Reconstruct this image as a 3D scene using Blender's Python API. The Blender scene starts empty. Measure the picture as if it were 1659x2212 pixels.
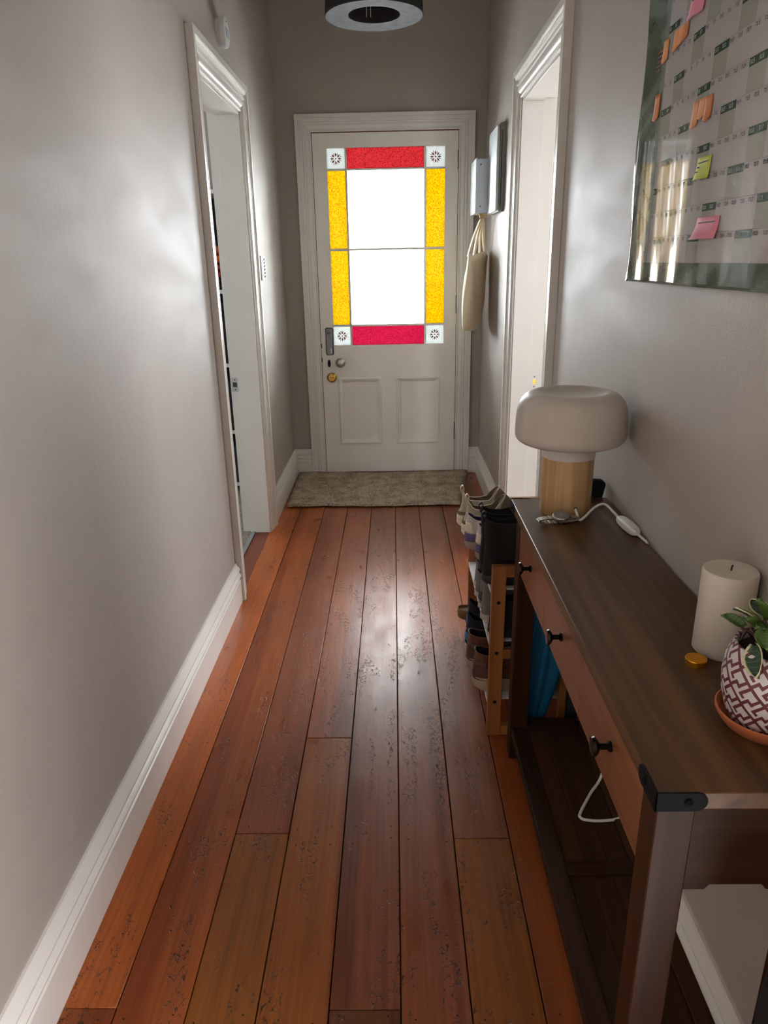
import bpy, bmesh, math, random, calendar as _cal
from mathutils import Vector, Matrix
random.seed(7)
SC = bpy.context.scene
COL = SC.collection
PI = math.pi

# ------------------------------------------------------------------ camera
cam_d = bpy.data.cameras.new('camera'); cam = bpy.data.objects.new('camera', cam_d); COL.objects.link(cam)
SC.camera = cam
F_PX, CX, CY = 1537.0, 829.5, 1106.0
def _n(v): return Vector(v).normalized()
_fw = _n((848 - CX, 564 - CY, F_PX))
_dn = _n((914 - CX, 5470 - CY, F_PX)); _dn = (_dn - _fw * _dn.dot(_fw)).normalized()
_rx = _dn.cross(_fw)
# rows are the world axes expressed in the lens frame (x right, y down, z forward)
W = Matrix((_rx, _fw, -_dn))
right, up, back = W @ Vector((1, 0, 0)), W @ Vector((0, -1, 0)), W @ Vector((0, 0, -1))
cam.matrix_world = Matrix(((right.x, up.x, back.x, 0), (right.y, up.y, back.y, 0), (right.z, up.z, back.z, 1.36), (0, 0, 0, 1)))
cam_d.sensor_fit = 'VERTICAL'; cam_d.sensor_height = 24.0; cam_d.lens = 24.0 * F_PX / 2212.0
cam_d.clip_start = 0.02

# ------------------------------------------------------------------ world, lights, exposure
world = bpy.data.worlds.new('daylight'); SC.world = world; world.use_nodes = True
bg = world.node_tree.nodes['Background']
bg.inputs[0].default_value = (0.96, 0.98, 1.0, 1); bg.inputs[1].default_value = 20.0

def area_light(name, loc, direction, sx, sy, watts, color=(1, 1, 1)):
    d = bpy.data.lights.new(name, 'AREA'); d.shape = 'RECTANGLE'; d.size = sx; d.size_y = sy; d.energy = watts; d.color = color
    o = bpy.data.objects.new(name, d); COL.objects.link(o); o.location = loc
    o.rotation_euler = Vector(direction).to_track_quat('-Z', 'Y').to_euler()
    return o
area_light('rear_fill', (-0.05, -1.7, 1.75), (0, 1, -0.08), 1.1, 2.2, 1.0, (1.0, 0.95, 0.90))  # soft fill added behind the camera; the back wall there is closed
area_light('daylight_from_kitchen_doorway', (1.40, -.16, 1.35), (-1, .0, -.03), 0.9, 1.8, 42, (1.0, 0.95, 0.96))
area_light('daylight_from_bedroom_window', (-2.7, .2, 1.6), (.55, 1, -0.06), 1.5, 1.6, 11, (0.88, 0.97, 1.0))
area_light('daylight_from_sitting_room_window', (2.3, -.8, 1.6), (-.45, 1, -0.05), 1.5, 1.7, 8, (0.86, 0.95, 1.0))
area_light('daylight_from_sitting_room_bay', (2.35, 4.4, 1.6), (-.75, -.9, -.04), 1.5, 1.7, 50, (0.97, 0.97, 1.0))
area_light('daylight_from_bedroom_bay', (-2.4, 4.4, 1.6), (.75, -.9, -.04), 1.5, 1.7, 12, (0.97, 0.98, 1.0))
p = bpy.data.lights.new('door_glass_portal', 'AREA'); p.shape = 'RECTANGLE'; p.size = 0.74; p.size_y = 1.18; p.cycles.is_portal = True
po = bpy.data.objects.new('door_glass_portal', p); COL.objects.link(po); po.location = (-0.03, 4.73, 1.427)
po.rotation_euler = Vector((0, -1, 0)).to_track_quat('-Z', 'Y').to_euler()

vs = SC.view_settings
SC.display_settings.display_device = 'sRGB'
vs.view_transform = 'Standard'; vs.look = 'None'; vs.exposure = 1.7; vs.gamma = 1.0; vs.use_curve_mapping = False
SC.cycles.use_denoising = True
SC.cycles.max_bounces = 10; SC.cycles.diffuse_bounces = 6; SC.cycles.transparent_max_bounces = 12
SC.cycles.sample_clamp_indirect = 6.0
SC.cycles.caustics_refractive = False; SC.cycles.caustics_reflective = False

# ------------------------------------------------------------------ materials
def lin(c):
    return tuple(((v / 255) / 12.92 if v / 255 <= 0.04045 else ((v / 255 + 0.055) / 1.055) ** 2.4) for v in c[:3]) + (1.0,)
def new_mat(name):
    m = bpy.data.materials.new(name); m.use_nodes = True
    nt = m.node_tree; b = nt.nodes['Principled BSDF']
    return m, nt, b
def link(nt, a, b): nt.links.new(a, b)
def node(nt, kind, **kw):
    n = nt.nodes.new(kind)
    for k, v in kw.items(): setattr(n, k, v)
    return n
def coords(nt, scale=(1, 1, 1), kind='Object', offset=None):
    tc = node(nt, 'ShaderNodeTexCoord'); mp = node(nt, 'ShaderNodeMapping')
    mp.inputs['Scale'].default_value = scale
    link(nt, tc.outputs[kind], mp.inputs['Vector'])
    if offset is not None: link(nt, offset, mp.inputs['Location'])
    return mp.outputs[0]
def noise(nt, vec, scale, detail=4, rough=0.55):
    n = node(nt, 'ShaderNodeTexNoise'); n.inputs['Scale'].default_value = scale
    n.inputs['Detail'].default_value = detail; n.inputs['Roughness'].default_value = rough
    link(nt, vec, n.inputs['Vector']); return n.outputs['Fac']
def ramp(nt, fac, stops):
    r = node(nt, 'ShaderNodeValToRGB'); e = r.color_ramp.elements
    while len(e) < len(stops): e.new(0.5)
    for i, (p_, c_) in enumerate(stops):
        e[i].position = p_; e[i].color = c_ if len(c_) == 4 else (*c_, 1)
    link(nt, fac, r.inputs['Fac']); return r.outputs['Color']
def mixc(nt, fac, a, b, mode='MIX'):
    m = node(nt, 'ShaderNodeMix', data_type='RGBA', blend_type=mode)
    for s, v in ((m.inputs[0], fac), (m.inputs[6], a), (m.inputs[7], b)):
        if hasattr(v, 'is_linked') or hasattr(v, 'links'): link(nt, v, s)
        else: s.default_value = v
    return m.outputs[2]
def math_(nt, op, a, b=0.0, clamp=False):
    m = node(nt, 'ShaderNodeMath', operation=op); m.use_clamp = clamp
    for s, v in ((m.inputs[0], a), (m.inputs[1], b)):
        if hasattr(v, 'links'): link(nt, v, s)
        else: s.default_value = v
    return m.outputs[0]
def bump(nt, b, height, strength=0.2, dist=0.002):
    n = node(nt, 'ShaderNodeBump'); n.inputs['Strength'].default_value = strength; n.inputs['Distance'].default_value = dist
    link(nt, height, n.inputs['Height']); link(nt, n.outputs[0], b.inputs['Normal'])
def plain(name, rgb, rough=0.5, metal=0.0, var=0.0, vscale=20, bmp=0.0, bscale=200, spec=0.5, sheen=0.0, sss=0.0):
    m, nt, b = new_mat(name)
    b.inputs['Base Color'].default_value = lin(rgb); b.inputs['Roughness'].default_value = rough
    b.inputs['Metallic'].default_value = metal; b.inputs['Specular IOR Level'].default_value = spec
    if sheen: b.inputs['Sheen Weight'].default_value = sheen
    if sss:
        b.inputs['Subsurface Weight'].default_value = sss; b.inputs['Subsurface Radius'].default_value = (.02, .015, .01); b.inputs['Subsurface Scale'].default_value = .5
    v = coords(nt)
    if var:
        c = lin(rgb); lo = tuple(x * (1 - var) for x in c[:3]); hi = tuple(min(1, x * (1 + var)) for x in c[:3])
        link(nt, ramp(nt, noise(nt, v, vscale), [(0.3, lo), (0.7, hi)]), b.inputs['Base Color'])
    if bmp:
        bump(nt, b, noise(nt, v, bscale, 3), bmp)
    return m
def wood(name, dark, light, axis='Y', fine=60, along=2.0, rough=0.4, spec=0.5, patches=0.0):
    m, nt, b = new_mat(name)
    s = {'X': (along, fine, fine), 'Y': (fine, along, fine), 'Z': (fine, fine, along)}[axis]
    s2 = tuple(x / 6 for x in s)
    oi = node(nt, 'ShaderNodeObjectInfo')
    off = node(nt, 'ShaderNodeVectorMath', operation='SCALE'); off.inputs[0].default_value = (13, 7, 5); link(nt, oi.outputs['Random'], off.inputs['Scale'])
    v1 = coords(nt, s, offset=off.outputs[0]); v2 = coords(nt, s2, offset=off.outputs[0])
    g = noise(nt, v1, 1.0, 5, 0.6); h = noise(nt, v2, 1.0, 3)
    f = math_(nt, 'ADD', math_(nt, 'MULTIPLY', g, 0.55), math_(nt, 'MULTIPLY', h, 0.45))
    link(nt, ramp(nt, f, [(0.34, lin(dark)), (0.62, lin(light))]), b.inputs['Base Color'])
    b.inputs['Roughness'].default_value = rough; b.inputs['Specular IOR Level'].default_value = spec
    bump(nt, b, g, 0.08, 0.001)
    return m

M = {}
def wall_paint():
    m, nt, b = new_mat('wall_paint')
    v = coords(nt)
    c = ramp(nt, noise(nt, v, 2.2, 3), [(0.3, lin((166, 159, 151))), (0.7, lin((171, 164, 156)))])
    link(nt, c, b.inputs['Base Color'])
    sc = noise(nt, coords(nt, (1, 1, 3)), 4.0, 4)
    link(nt, ramp(nt, sc, [(0.35, (.54,) * 3), (0.65, (.62,) * 3)]), b.inputs['Roughness'])
    b.inputs['Specular IOR Level'].default_value = .28
    h = math_(nt, 'ADD', noise(nt, v, 260, 2), math_(nt, 'MULTIPLY', noise(nt, coords(nt, (1, 1, .35)), 28, 3), 1.4))
    bump(nt, b, h, 0.16, 0.0022)
    return m
M['wall'] = wall_paint()
M['ceiling'] = plain('ceiling_paint', (225, 222, 216), 0.7, var=.02)
def white_gloss(name, rgb):
    m, nt, b = new_mat(name)
    v = coords(nt)
    link(nt, ramp(nt, noise(nt, v, 5, 4), [(0.3, lin(tuple(x - 6 for x in rgb))), (0.7, lin(rgb))]), b.inputs['Base Color'])
    b.inputs['Roughness'].default_value = 0.3
    bump(nt, b, noise(nt, v, 90, 3), 0.05, 0.001)
    return m
M['white'] = white_gloss('white_gloss_paint', (229, 227, 221))
M['door'] = white_gloss('door_paint', (240, 236, 228))
M['redwood'] = plain('bare_red_wood_edge', (120, 58, 38), 0.6, var=.2)
M['dark'] = plain('dark_underfloor', (22, 14, 10), 0.9, var=.2)

def floor_wood():
    m, nt, b = new_mat('varnished_floorboard')
    oi = node(nt, 'ShaderNodeObjectInfo')
    off = node(nt, 'ShaderNodeVectorMath', operation='SCALE'); off.inputs[0].default_value = (31, 17, 5); link(nt, oi.outputs['Random'], off.inputs['Scale'])
    def cs(s): return coords(nt, s, offset=off.outputs[0])
    grain = noise(nt, cs((110, 3.0, 40)), 1.0, 6, 0.65)
    broad = noise(nt, cs((11, .7, 4)), 1.0, 4, 0.6)
    figure = noise(nt, cs((6.5, .16, 3)), 1.0, 3, 0.5)
    f = math_(nt, 'ADD', math_(nt, 'MULTIPLY', grain, 0.5), math_(nt, 'MULTIPLY', broad, 0.5))
    tone = ramp(nt, f, [(0.30, (0.50, 0.46, 0.42)), (0.5, (0.95, 0.95, 0.95)), (0.70, (1.35, 1.3, 1.2))])
    col = mixc(nt, 1.0, oi.outputs['Color'], tone, 'MULTIPLY')
    heart = ramp(nt, figure, [(0.535, (1, 1, 1)), (0.560, (0.70, 0.60, 0.58))])
    col = mixc(nt, 1.0, col, heart, 'MULTIPLY')
    # crazed, checked varnish in patches
    tc = node(nt, 'ShaderNodeTexCoord')
    wob = node(nt, 'ShaderNodeTexNoise'); wob.inputs['Scale'].default_value = 55; link(nt, tc.outputs['Object'], wob.inputs['Vector'])
    add = node(nt, 'ShaderNodeVectorMath', operation='MULTIPLY_ADD'); add.inputs[1].default_value = (.02, .02, .02)
    link(nt, wob.outputs['Color'], add.inputs[0]); link(nt, tc.outputs['Object'], add.inputs[2])
    mp = node(nt, 'ShaderNodeMapping'); mp.inputs['Scale'].default_value = (95, 62, 1); link(nt, add.outputs[0], mp.inputs['Vector']); link(nt, off.outputs[0], mp.inputs['Location'])
    vo = node(nt, 'ShaderNodeTexVoronoi', feature='DISTANCE_TO_EDGE'); vo.inputs['Scale'].default_value = 1.0; link(nt, mp.outputs[0], vo.inputs['Vector'])
    line = ramp(nt, vo.outputs['Distance'], [(0.03, (1, 1, 1)), (0.075, (0, 0, 0))])
    patch = ramp(nt, noise(nt, cs((22, 5, 1)), 1.0, 3, .6), [(0.54, (0, 0, 0)), (0.61, (1, 1, 1))])
    brk = ramp(nt, noise(nt, cs((90, 60, 1)), 1.0, 2), [(0.47, (0, 0, 0)), (0.56, (1, 1, 1))])
    crack = math_(nt, 'MULTIPLY', math_(nt, 'MULTIPLY', line, patch), brk)
    # pits and dents
    pv = node(nt, 'ShaderNodeTexVoronoi', feature='F1'); pv.inputs['Scale'].default_value = 60; link(nt, cs((1, .7, 1)), pv.inputs['Vector'])
    pit = ramp(nt, pv.outputs['Distance'], [(0.06, (1, 1, 1)), (0.12, (0, 0, 0))])
    pitm = math_(nt, 'MULTIPLY', pit, ramp(nt, noise(nt, cs((6, 6, 1)), 1.0, 2), [(0.5, (0, 0, 0)), (0.6, (1, 1, 1))]))
    col = mixc(nt, math_(nt, 'MULTIPLY', crack, 0.85), col, (0.012, 0.005, 0.003, 1))
    col = mixc(nt, math_(nt, 'MULTIPLY', pitm, 0.5), col, (0.03, 0.012, 0.008, 1))
    link(nt, col, b.inputs['Base Color'])
    link(nt, ramp(nt, noise(nt, cs((14, 6, 1)), 1.0, 4), [(0.3, (.26,) * 3), (0.7, (.38,) * 3)]), b.inputs['Roughness'])
    b.inputs['Specular IOR Level'].default_value = 0.34
    hgt = math_(nt, 'SUBTRACT', math_(nt, 'MULTIPLY', noise(nt, cs((60, 9, 1)), 1.0, 4), 0.35), math_(nt, 'ADD', crack, math_(nt, 'MULTIPLY', pitm, .8)))
    bump(nt, b, hgt, 0.65, 0.0020)
    return m
M['board'] = floor_wood()

def carpet(name, dark, light, sc=190):
    m, nt, b = new_mat(name)
    v = coords(nt)
    f = math_(nt, 'ADD', math_(nt, 'MULTIPLY', noise(nt, v, sc, 3), .65), math_(nt, 'MULTIPLY', noise(nt, v, sc / 9, 3), .35))
    link(nt, ramp(nt, f, [(0.36, lin(dark)), (0.64, lin(light))]), b.inputs['Base Color'])
    b.inputs['Roughness'].default_value = 0.95; b.inputs['Specular IOR Level'].default_value = .1
    bump(nt, b, noise(nt, v, sc, 2), 0.9, 0.006)
    return m
M['mat'] = carpet('doormat_pile', (104, 90, 74), (206, 188, 166), 130)
M['carpet'] = carpet('grey_carpet', (112, 106, 96), (170, 162, 150))
M['conc'] = plain('porch_concrete', (236, 233, 228), 0.9, var=.08)
M['timberpaint'] = plain('porch_soffit_paint', (150, 140, 125), 0.8, var=.05)

def glass(name, tint, amount, spots=None, trans=0.5, scale=70):
    """painted-through sheet glass: part clear, part light-spreading, with a gloss on the face"""
    m = bpy.data.materials.new(name); m.use_nodes = True; nt = m.node_tree
    nt.nodes.remove(nt.nodes['Principled BSDF']); out = nt.nodes['Material Output']
    t = node(nt, 'ShaderNodeBsdfTransparent'); d = node(nt, 'ShaderNodeBsdfTranslucent'); g = node(nt, 'ShaderNodeBsdfGlossy')
    g.inputs['Roughness'].default_value = 0.08
    c = tuple(x * amount for x in tint) + (1,)
    if spots:
        v = coords(nt, (1, 1, 1))
        vo = node(nt, 'ShaderNodeTexVoronoi'); vo.inputs['Scale'].default_value = scale * 1.7; link(nt, v, vo.inputs['Vector'])
        f = math_(nt, 'ADD', math_(nt, 'MULTIPLY', vo.outputs['Distance'], 0.45), math_(nt, 'MULTIPLY', noise(nt, coords(nt, (1, 1, .8)), scale * 2.2, 3), 0.6))
        cc = ramp(nt, f, [(0.36, tuple(x * amount for x in spots)), (0.55, c[:3])])  # refraction in the hammered relief put into the tint as darker spots
        for n_ in (t, d): link(nt, cc, n_.inputs['Color'])
    else:
        for n_ in (t, d): n_.inputs['Color'].default_value = c
    a = node(nt, 'ShaderNodeMixShader'); a.inputs[0].default_value = trans
    link(nt, t.outputs[0], a.inputs[1]); link(nt, d.outputs[0], a.inputs[2])
    fr = node(nt, 'ShaderNodeFresnel'); fr.inputs['IOR'].default_value = 1.3
    e = node(nt, 'ShaderNodeMixShader'); link(nt, fr.outputs[0], e.inputs[0]); link(nt, a.outputs[0], e.inputs[1]); link(nt, g.outputs[0], e.inputs[2])
    link(nt, e.outputs[0], out.inputs['Surface'])
    return m
M['gclear'] = glass('clear_glass', (0.94, 0.98, 1.0), 0.9, trans=0.2)
M['gfrost'] = glass('frosted_corner_glass', (0.95, 1.0, 0.99), 0.19, trans=0.7)
M['gyellow'] = glass('amber_hammered_glass', (1.0, 0.80, 0.03), 0.20, spots=(0.70, 0.34, 0.0), scale=75)
M['gred'] = glass('red_hammered_glass', (1.0, 0.20, 0.23), 0.16, spots=(0.55, 0.05, 0.07), scale=75)
M['gpink'] = glass('pink_hammered_glass', (1.0, 0.14, 0.33), 0.16, spots=(0.62, 0.04, 0.13), scale=75)
M['star'] = plain('etched_star_red', (150, 72, 70), 0.5, var=.1)

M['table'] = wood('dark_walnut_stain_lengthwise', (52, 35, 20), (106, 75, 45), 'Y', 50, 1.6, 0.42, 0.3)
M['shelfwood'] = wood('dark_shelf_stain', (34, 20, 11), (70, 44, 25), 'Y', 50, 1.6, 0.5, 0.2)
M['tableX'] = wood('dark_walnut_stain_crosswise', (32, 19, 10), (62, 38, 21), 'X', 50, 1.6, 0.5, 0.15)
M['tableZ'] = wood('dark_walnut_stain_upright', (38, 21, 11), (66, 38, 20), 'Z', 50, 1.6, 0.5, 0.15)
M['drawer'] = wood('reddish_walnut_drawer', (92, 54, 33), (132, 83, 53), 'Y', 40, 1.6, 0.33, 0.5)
M['bracket'] = plain('black_iron', (14, 14, 16), 0.7, 0.0, var=.15, bmp=.05, spec=.12)
M['knob'] = plain('black_bronze_knob', (34, 28, 26), 0.25, 0.85, var=.1)
M['pine'] = wood('pale_pine', (172, 132, 86), (218, 184, 136), 'Z', 70, 1.0, 0.45)
M['lampshade'] = plain('opal_white_shade', (200, 193, 184), 0.45, var=.015, vscale=3, sss=.15)
M['lampneck'] = plain('white_lamp_neck', (214, 210, 204), 0.5, var=.02)
M['cord'] = plain('white_cord_plastic', (226, 224, 222), 0.45, var=.03)
M['beech'] = wood('beech_rack_upright', (124, 74, 36), (158, 102, 56), 'Z', 55, 1.5, 0.42)
M['beechX'] = wood('beech_rack_rail', (124, 74, 36), (158, 102, 56), 'X', 55, 1.5, 0.42)
M['shelfwhite'] = plain('white_powder_coat', (226, 228, 232), 0.35, var=.03)
M['steel'] = plain('brushed_steel', (196, 194, 190), 0.36, 1.0, var=.08)
M['steeldark'] = plain('dark_steel', (92, 90, 90), 0.35, 1.0, var=.1)
M['brass'] = plain('polished_brass', (214, 176, 92), 0.22, 1.0, var=.08)
M['gold'] = plain('gold_foil', (226, 158, 34), 0.3, 0.9, var=.06)
M['greyplastic'] = plain('grey_plastic', (136, 140, 146), 0.4, var=.05)
M['darkplastic'] = plain('charcoal_plastic', (42, 44, 48), 0.45, var=.08)
M['whiteplastic'] = plain('white_plastic', (224, 226, 228), 0.4, var=.02)
M['boxwhite'] = plain('white_enamel_box', (206, 214, 222), 0.4, var=.03)
M['boxside'] = plain('grey_switchboard_body', (128, 124, 122), 0.5, var=.05)
M['black'] = plain('black_cloth', (16, 16, 19), 0.8, var=.25, vscale=60, bmp=.2, bscale=400)
M['navy'] = plain('navy_nylon', (26, 32, 44), 0.7, var=.2, vscale=60, bmp=.25, bscale=500)
M['canvas'] = plain('natural_canvas', (244, 228, 198), 0.9, var=.05, vscale=40, bmp=.3, bscale=600)
M['wax'] = plain('ivory_wax', (206, 198, 184), 0.5, var=.02, sss=.3)
M['terracotta'] = plain('terracotta', (176, 98, 60), 0.8, var=.1, bmp=.1)
M['soil'] = plain('potting_soil', (30, 22, 16), 0.95, var=.4, vscale=120, bmp=.6, bscale=150)
M['stem'] = plain('red_green_stem', (92, 62, 50), 0.6, var=.2)
M['drumblack'] = plain('black_drum_shade', (24, 22, 22), 0.8, var=.2, bmp=.1)
M['teal'] = plain('teal_umbrella_nylon', (4, 94, 136), 0.55, var=.1, vscale=10)

# ------------------------------------------------------------------ mesh helpers
class MB:
    def __init__(s): s.v = []; s.f = []
    def add(s, verts, faces):
        o = len(s.v); s.v += [tuple(x) for x in verts]; s.f += [tuple(i + o for i in f) for f in faces]; return s
    def box(s, x0, x1, y0, y1, z0, z1):
        return s.add([(x0, y0, z0), (x1, y0, z0), (x1, y1, z0), (x0, y1, z0), (x0, y0, z1), (x1, y0, z1), (x1, y1, z1), (x0, y1, z1)],
                     [(0, 3, 2, 1), (4, 5, 6, 7), (0, 1, 5, 4), (1, 2, 6, 5), (2, 3, 7, 6), (3, 0, 4, 7)])
    def loft(s, rings, cap=True, closed=True):
        n = len(rings[0]); v = [p for r in rings for p in r]; f = []
        for i in range(len(rings) - 1):
            for j in range(n if closed else n - 1):
                k = (j + 1) % n
                f.append((i * n + j, i * n + k, (i + 1) * n + k, (i + 1) * n + j))
        if cap and closed:
            f.append(tuple(range(n - 1, -1, -1))); f.append(tuple((len(rings) - 1) * n + j for j in range(n)))
        return s.add(v, f)
    def lathe(s, prof, seg=40, c=(0, 0, 0), axis='Z', cap=True):
        rings = []
        for r, h in prof:
            ring = []
            for k in range(seg):
                a = 2 * PI * k / seg; p, q = r * math.cos(a), r * math.sin(a)
                ring.append({'Z': (c[0] + p, c[1] + q, c[2] + h), 'Y': (c[0] + p, c[1] + h, c[2] + q), 'X': (c[0] + h, c[1] + p, c[2] + q)}[axis])
            rings.append(ring)
        return s.loft(rings, cap)
    def tube(s, path, r, seg=10, cap=True):
        path = [Vector(p_) for p_ in path]; rings = []; prev = None
        for i, p_ in enumerate(path):
            t = (path[min(i + 1, len(path) - 1)] - path[max(i - 1, 0)]).normalized()
            if prev is None:
                a = Vector((0, 0, 1)) if abs(t.z) < .9 else Vector((1, 0, 0))
                n = t.cross(a).normalized()
            else:
                n = (prev - t * prev.dot(t)).normalized()
            prev = n; bn = t.cross(n)
            rr = r[i] if isinstance(r, (list, tuple)) else r
            rings.append([p_ + n * rr * math.cos(2 * PI * k / seg) + bn * rr * math.sin(2 * PI * k / seg) for k in range(seg)])
        return s.loft(rings, cap)
    def prism(s, poly, axis, a, b):
        def pt(u, v, w): return {'X': (w, u, v), 'Y': (u, w, v), 'Z': (u, v, w)}[axis]
        return s.loft([[pt(u, v, a) for u, v in poly], [pt(u, v, b) for u, v in poly]])
    def xf(s, m):
        s.v = [tuple(m @ Vector(p_)) for p_ in s.v]; return s
    def build(s, name, mat, parent=None, smooth=None, bevel=0.0, seg=2, solid=0.0, sub=0, recalc=True):
        me = bpy.data.meshes.new(name); me.from_pydata(s.v, [], s.f)
        if recalc:
            bm = bmesh.new(); bm.from_mesh(me); bmesh.ops.recalc_face_normals(bm, faces=bm.faces); bm.to_mesh(me); bm.free()
        mats = mat if isinstance(mat, (list, tuple)) else [mat]
        for m_ in mats: me.materials.append(M[m_] if isinstance(m_, str) else m_)
        if smooth is not None or bevel or sub:
            for p_ in me.polygons: p_.use_smooth = True
            if not sub: me.set_sharp_from_angle(angle=math.radians(smooth if smooth is not None else 35))
        o = bpy.data.objects.new(name, me); COL.objects.link(o)
        if parent is not None: o.parent = parent
        if solid:
            md = o.modifiers.new('thickness', 'SOLIDIFY'); md.thickness = solid; md.offset = 0
        if bevel:
            md = o.modifiers.new('edge', 'BEVEL'); md.width = bevel; md.segments = seg; md.limit_method = 'ANGLE'; md.angle_limit = math.radians(40); md.harden_normals = False
        if sub:
            md = o.modifiers.new('smooth', 'SUBSURF'); md.levels = sub; md.render_levels = sub
        return o
def rect_mb(*a): return MB().box(*a)
def tag(o, label=None, cat=None, group=None, kind=None):
    if label: o['label'] = label
    if cat: o['category'] = cat
    if group: o['group'] = group
    if kind: o['kind'] = kind
    return o
def thing(name, label, cat, loc=(0, 0, 0), rz=0.0, group=None, kind=None):
    o = bpy.data.objects.new(name, None); o.empty_display_size = .05; COL.objects.link(o)
    o.location = loc; o.rotation_euler = (0, 0, rz)
    return tag(o, label, cat, group, kind)
def struct(o, label, cat): return tag(o, label, cat, kind='structure')
def smooth_path(pts, n=8):
    pts = [Vector(p_) for p_ in pts]; out = []
    for i in range(len(pts) - 1):
        p0, p1, p2, p3 = pts[max(i - 1, 0)], pts[i], pts[i + 1], pts[min(i + 2, len(pts) - 1)]
        for k in range(n):
            t = k / n
            out.append(.5 * ((2 * p1) + (p2 - p0) * t + (2 * p0 - 5 * p1 + 4 * p2 - p3) * t * t + (3 * p1 - p0 - 3 * p2 + p3) * t ** 3))
    out.append(pts[-1]); return out

# ------------------------------------------------------------------ the room shell
XL, XR, YF = -0.678, 0.557, 4.66
TL, TR = 0.136, 0.135              # partition thicknesses
LY0, LY1, LZ = 2.86, 3.57, 2.0     # doorway in the wall on one side
RY0, RY1, RZ = 2.645, 3.40, 1.995  # doorway across from it
YB, ZC = -1.8, 3.1
m = MB()
m.box(XL - TL, XL, YB, LY0, 0, ZC).box(XL - TL, XL, LY1, YF, 0, ZC).box(XL - TL, XL, LY0, LY1, LZ, ZC)
struct(m.build('wall_left', 'wall'), 'long grey painted hall wall with the light switches', 'wall')
m = MB()
m.box(XR, XR + TR, .26, RY0, 0, ZC).box(XR, XR + TR, YB, -.75, 0, ZC).box(XR, XR + TR, -.75, .26, 2.05, ZC).box(XR, XR + TR, RY1, YF, 0, ZC).box(XR, XR + TR, RY0, RY1, RZ, ZC)
struct(m.build('wall_right', 'wall'), 'long grey painted hall wall behind the console table', 'wall')
m = MB()
m.box(-3.6, -.475, YF, YF + .14, 0, ZC).box(.405, 3.6, YF, YF + .14, 0, ZC).box(-.475, .405, YF, YF + .14, 2.082, ZC)
struct(m.build('wall_front', 'wall'), 'grey end wall around the front door', 'wall')
struct(rect_mb(-3.6, 3.6, YB - .12, YB, 0, ZC).build('wall_back', 'wall'), 'grey hall wall far behind the viewpoint', 'wall')
struct(rect_mb(-3.6, -3.5, YB, YF, 0, ZC).build('wall_bedroom', 'wall'), 'outer wall of the carpeted room beyond the doorway', 'wall')
struct(rect_mb(3.5, 3.6, YB, YF, 0, ZC).build('wall_sitting_room', 'wall'), 'outer wall of the bright room beyond the doorway', 'wall')
struct(rect_mb(-3.6, 3.6, YB - .12, YF + .14, ZC, ZC + .1).build('ceiling', 'ceiling'), 'white painted hall ceiling', 'ceiling')

# floor: separate boards over a dark underfloor
floor = rect_mb(XL, XR, YB, YF + .1, -.05, -.02).build('floor', 'dark'); struct(floor, 'red-brown varnished timber floor of wide worn boards', 'floor')
edges = [-.678, -.556, -.417, -.281, -.142, -.003, .133, .272, .410, .557]
joints = [[.978], [-.4], [1.424], [1.805], [.974], [.2], [1.404], [.5], [1.0]]
tones = [[(150, 70, 36), (166, 84, 42), (150, 80, 46)], [(132, 58, 36), (146, 74, 40), (160, 84, 44)], [(146, 78, 38), (132, 68, 46), (152, 76, 46)],
         [(152, 78, 38), (136, 72, 48)], [(114, 60, 42), (124, 66, 46)], [(120, 64, 44), (128, 68, 46), (150, 78, 48)],
         [(138, 73, 37), (126, 68, 44), (158, 84, 46)], [(122, 60, 30), (128, 64, 36), (150, 78, 44)], [(146, 74, 38), (140, 70, 40), (150, 78, 44)]]
nails = MB()
for i in range(len(edges) - 1):
    ys = [YB] + joints[i] + [YF + .1]
    for j in range(len(ys) - 1):
        g = .0012
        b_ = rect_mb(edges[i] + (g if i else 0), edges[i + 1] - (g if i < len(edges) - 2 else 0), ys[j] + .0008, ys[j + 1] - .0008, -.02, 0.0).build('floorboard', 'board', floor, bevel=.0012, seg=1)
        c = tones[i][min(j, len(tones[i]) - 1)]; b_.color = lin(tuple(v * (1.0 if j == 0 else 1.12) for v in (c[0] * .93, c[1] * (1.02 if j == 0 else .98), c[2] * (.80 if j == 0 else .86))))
    yy = .1 + .42
    for yy in (.55, .955, 1.395, 1.44, 1.79, 2.21, 2.62, 3.03, 3.45, 3.88):
        for fx in (.18, .82):
            x = edges[i] + (edges[i + 1] - edges[i]) * (fx + random.uniform(-.05, .05)); y = yy + random.uniform(-.012, .012)
            nails.add([(x + .0022 * math.cos(a * PI / 3), y + .0022 * math.sin(a * PI / 3), .0004) for a in range(6)], [(0, 1, 2, 3, 4, 5)])
tag(nails.build('nail_holes', 'dark', floor, recalc=False), kind='stuff')

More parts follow.
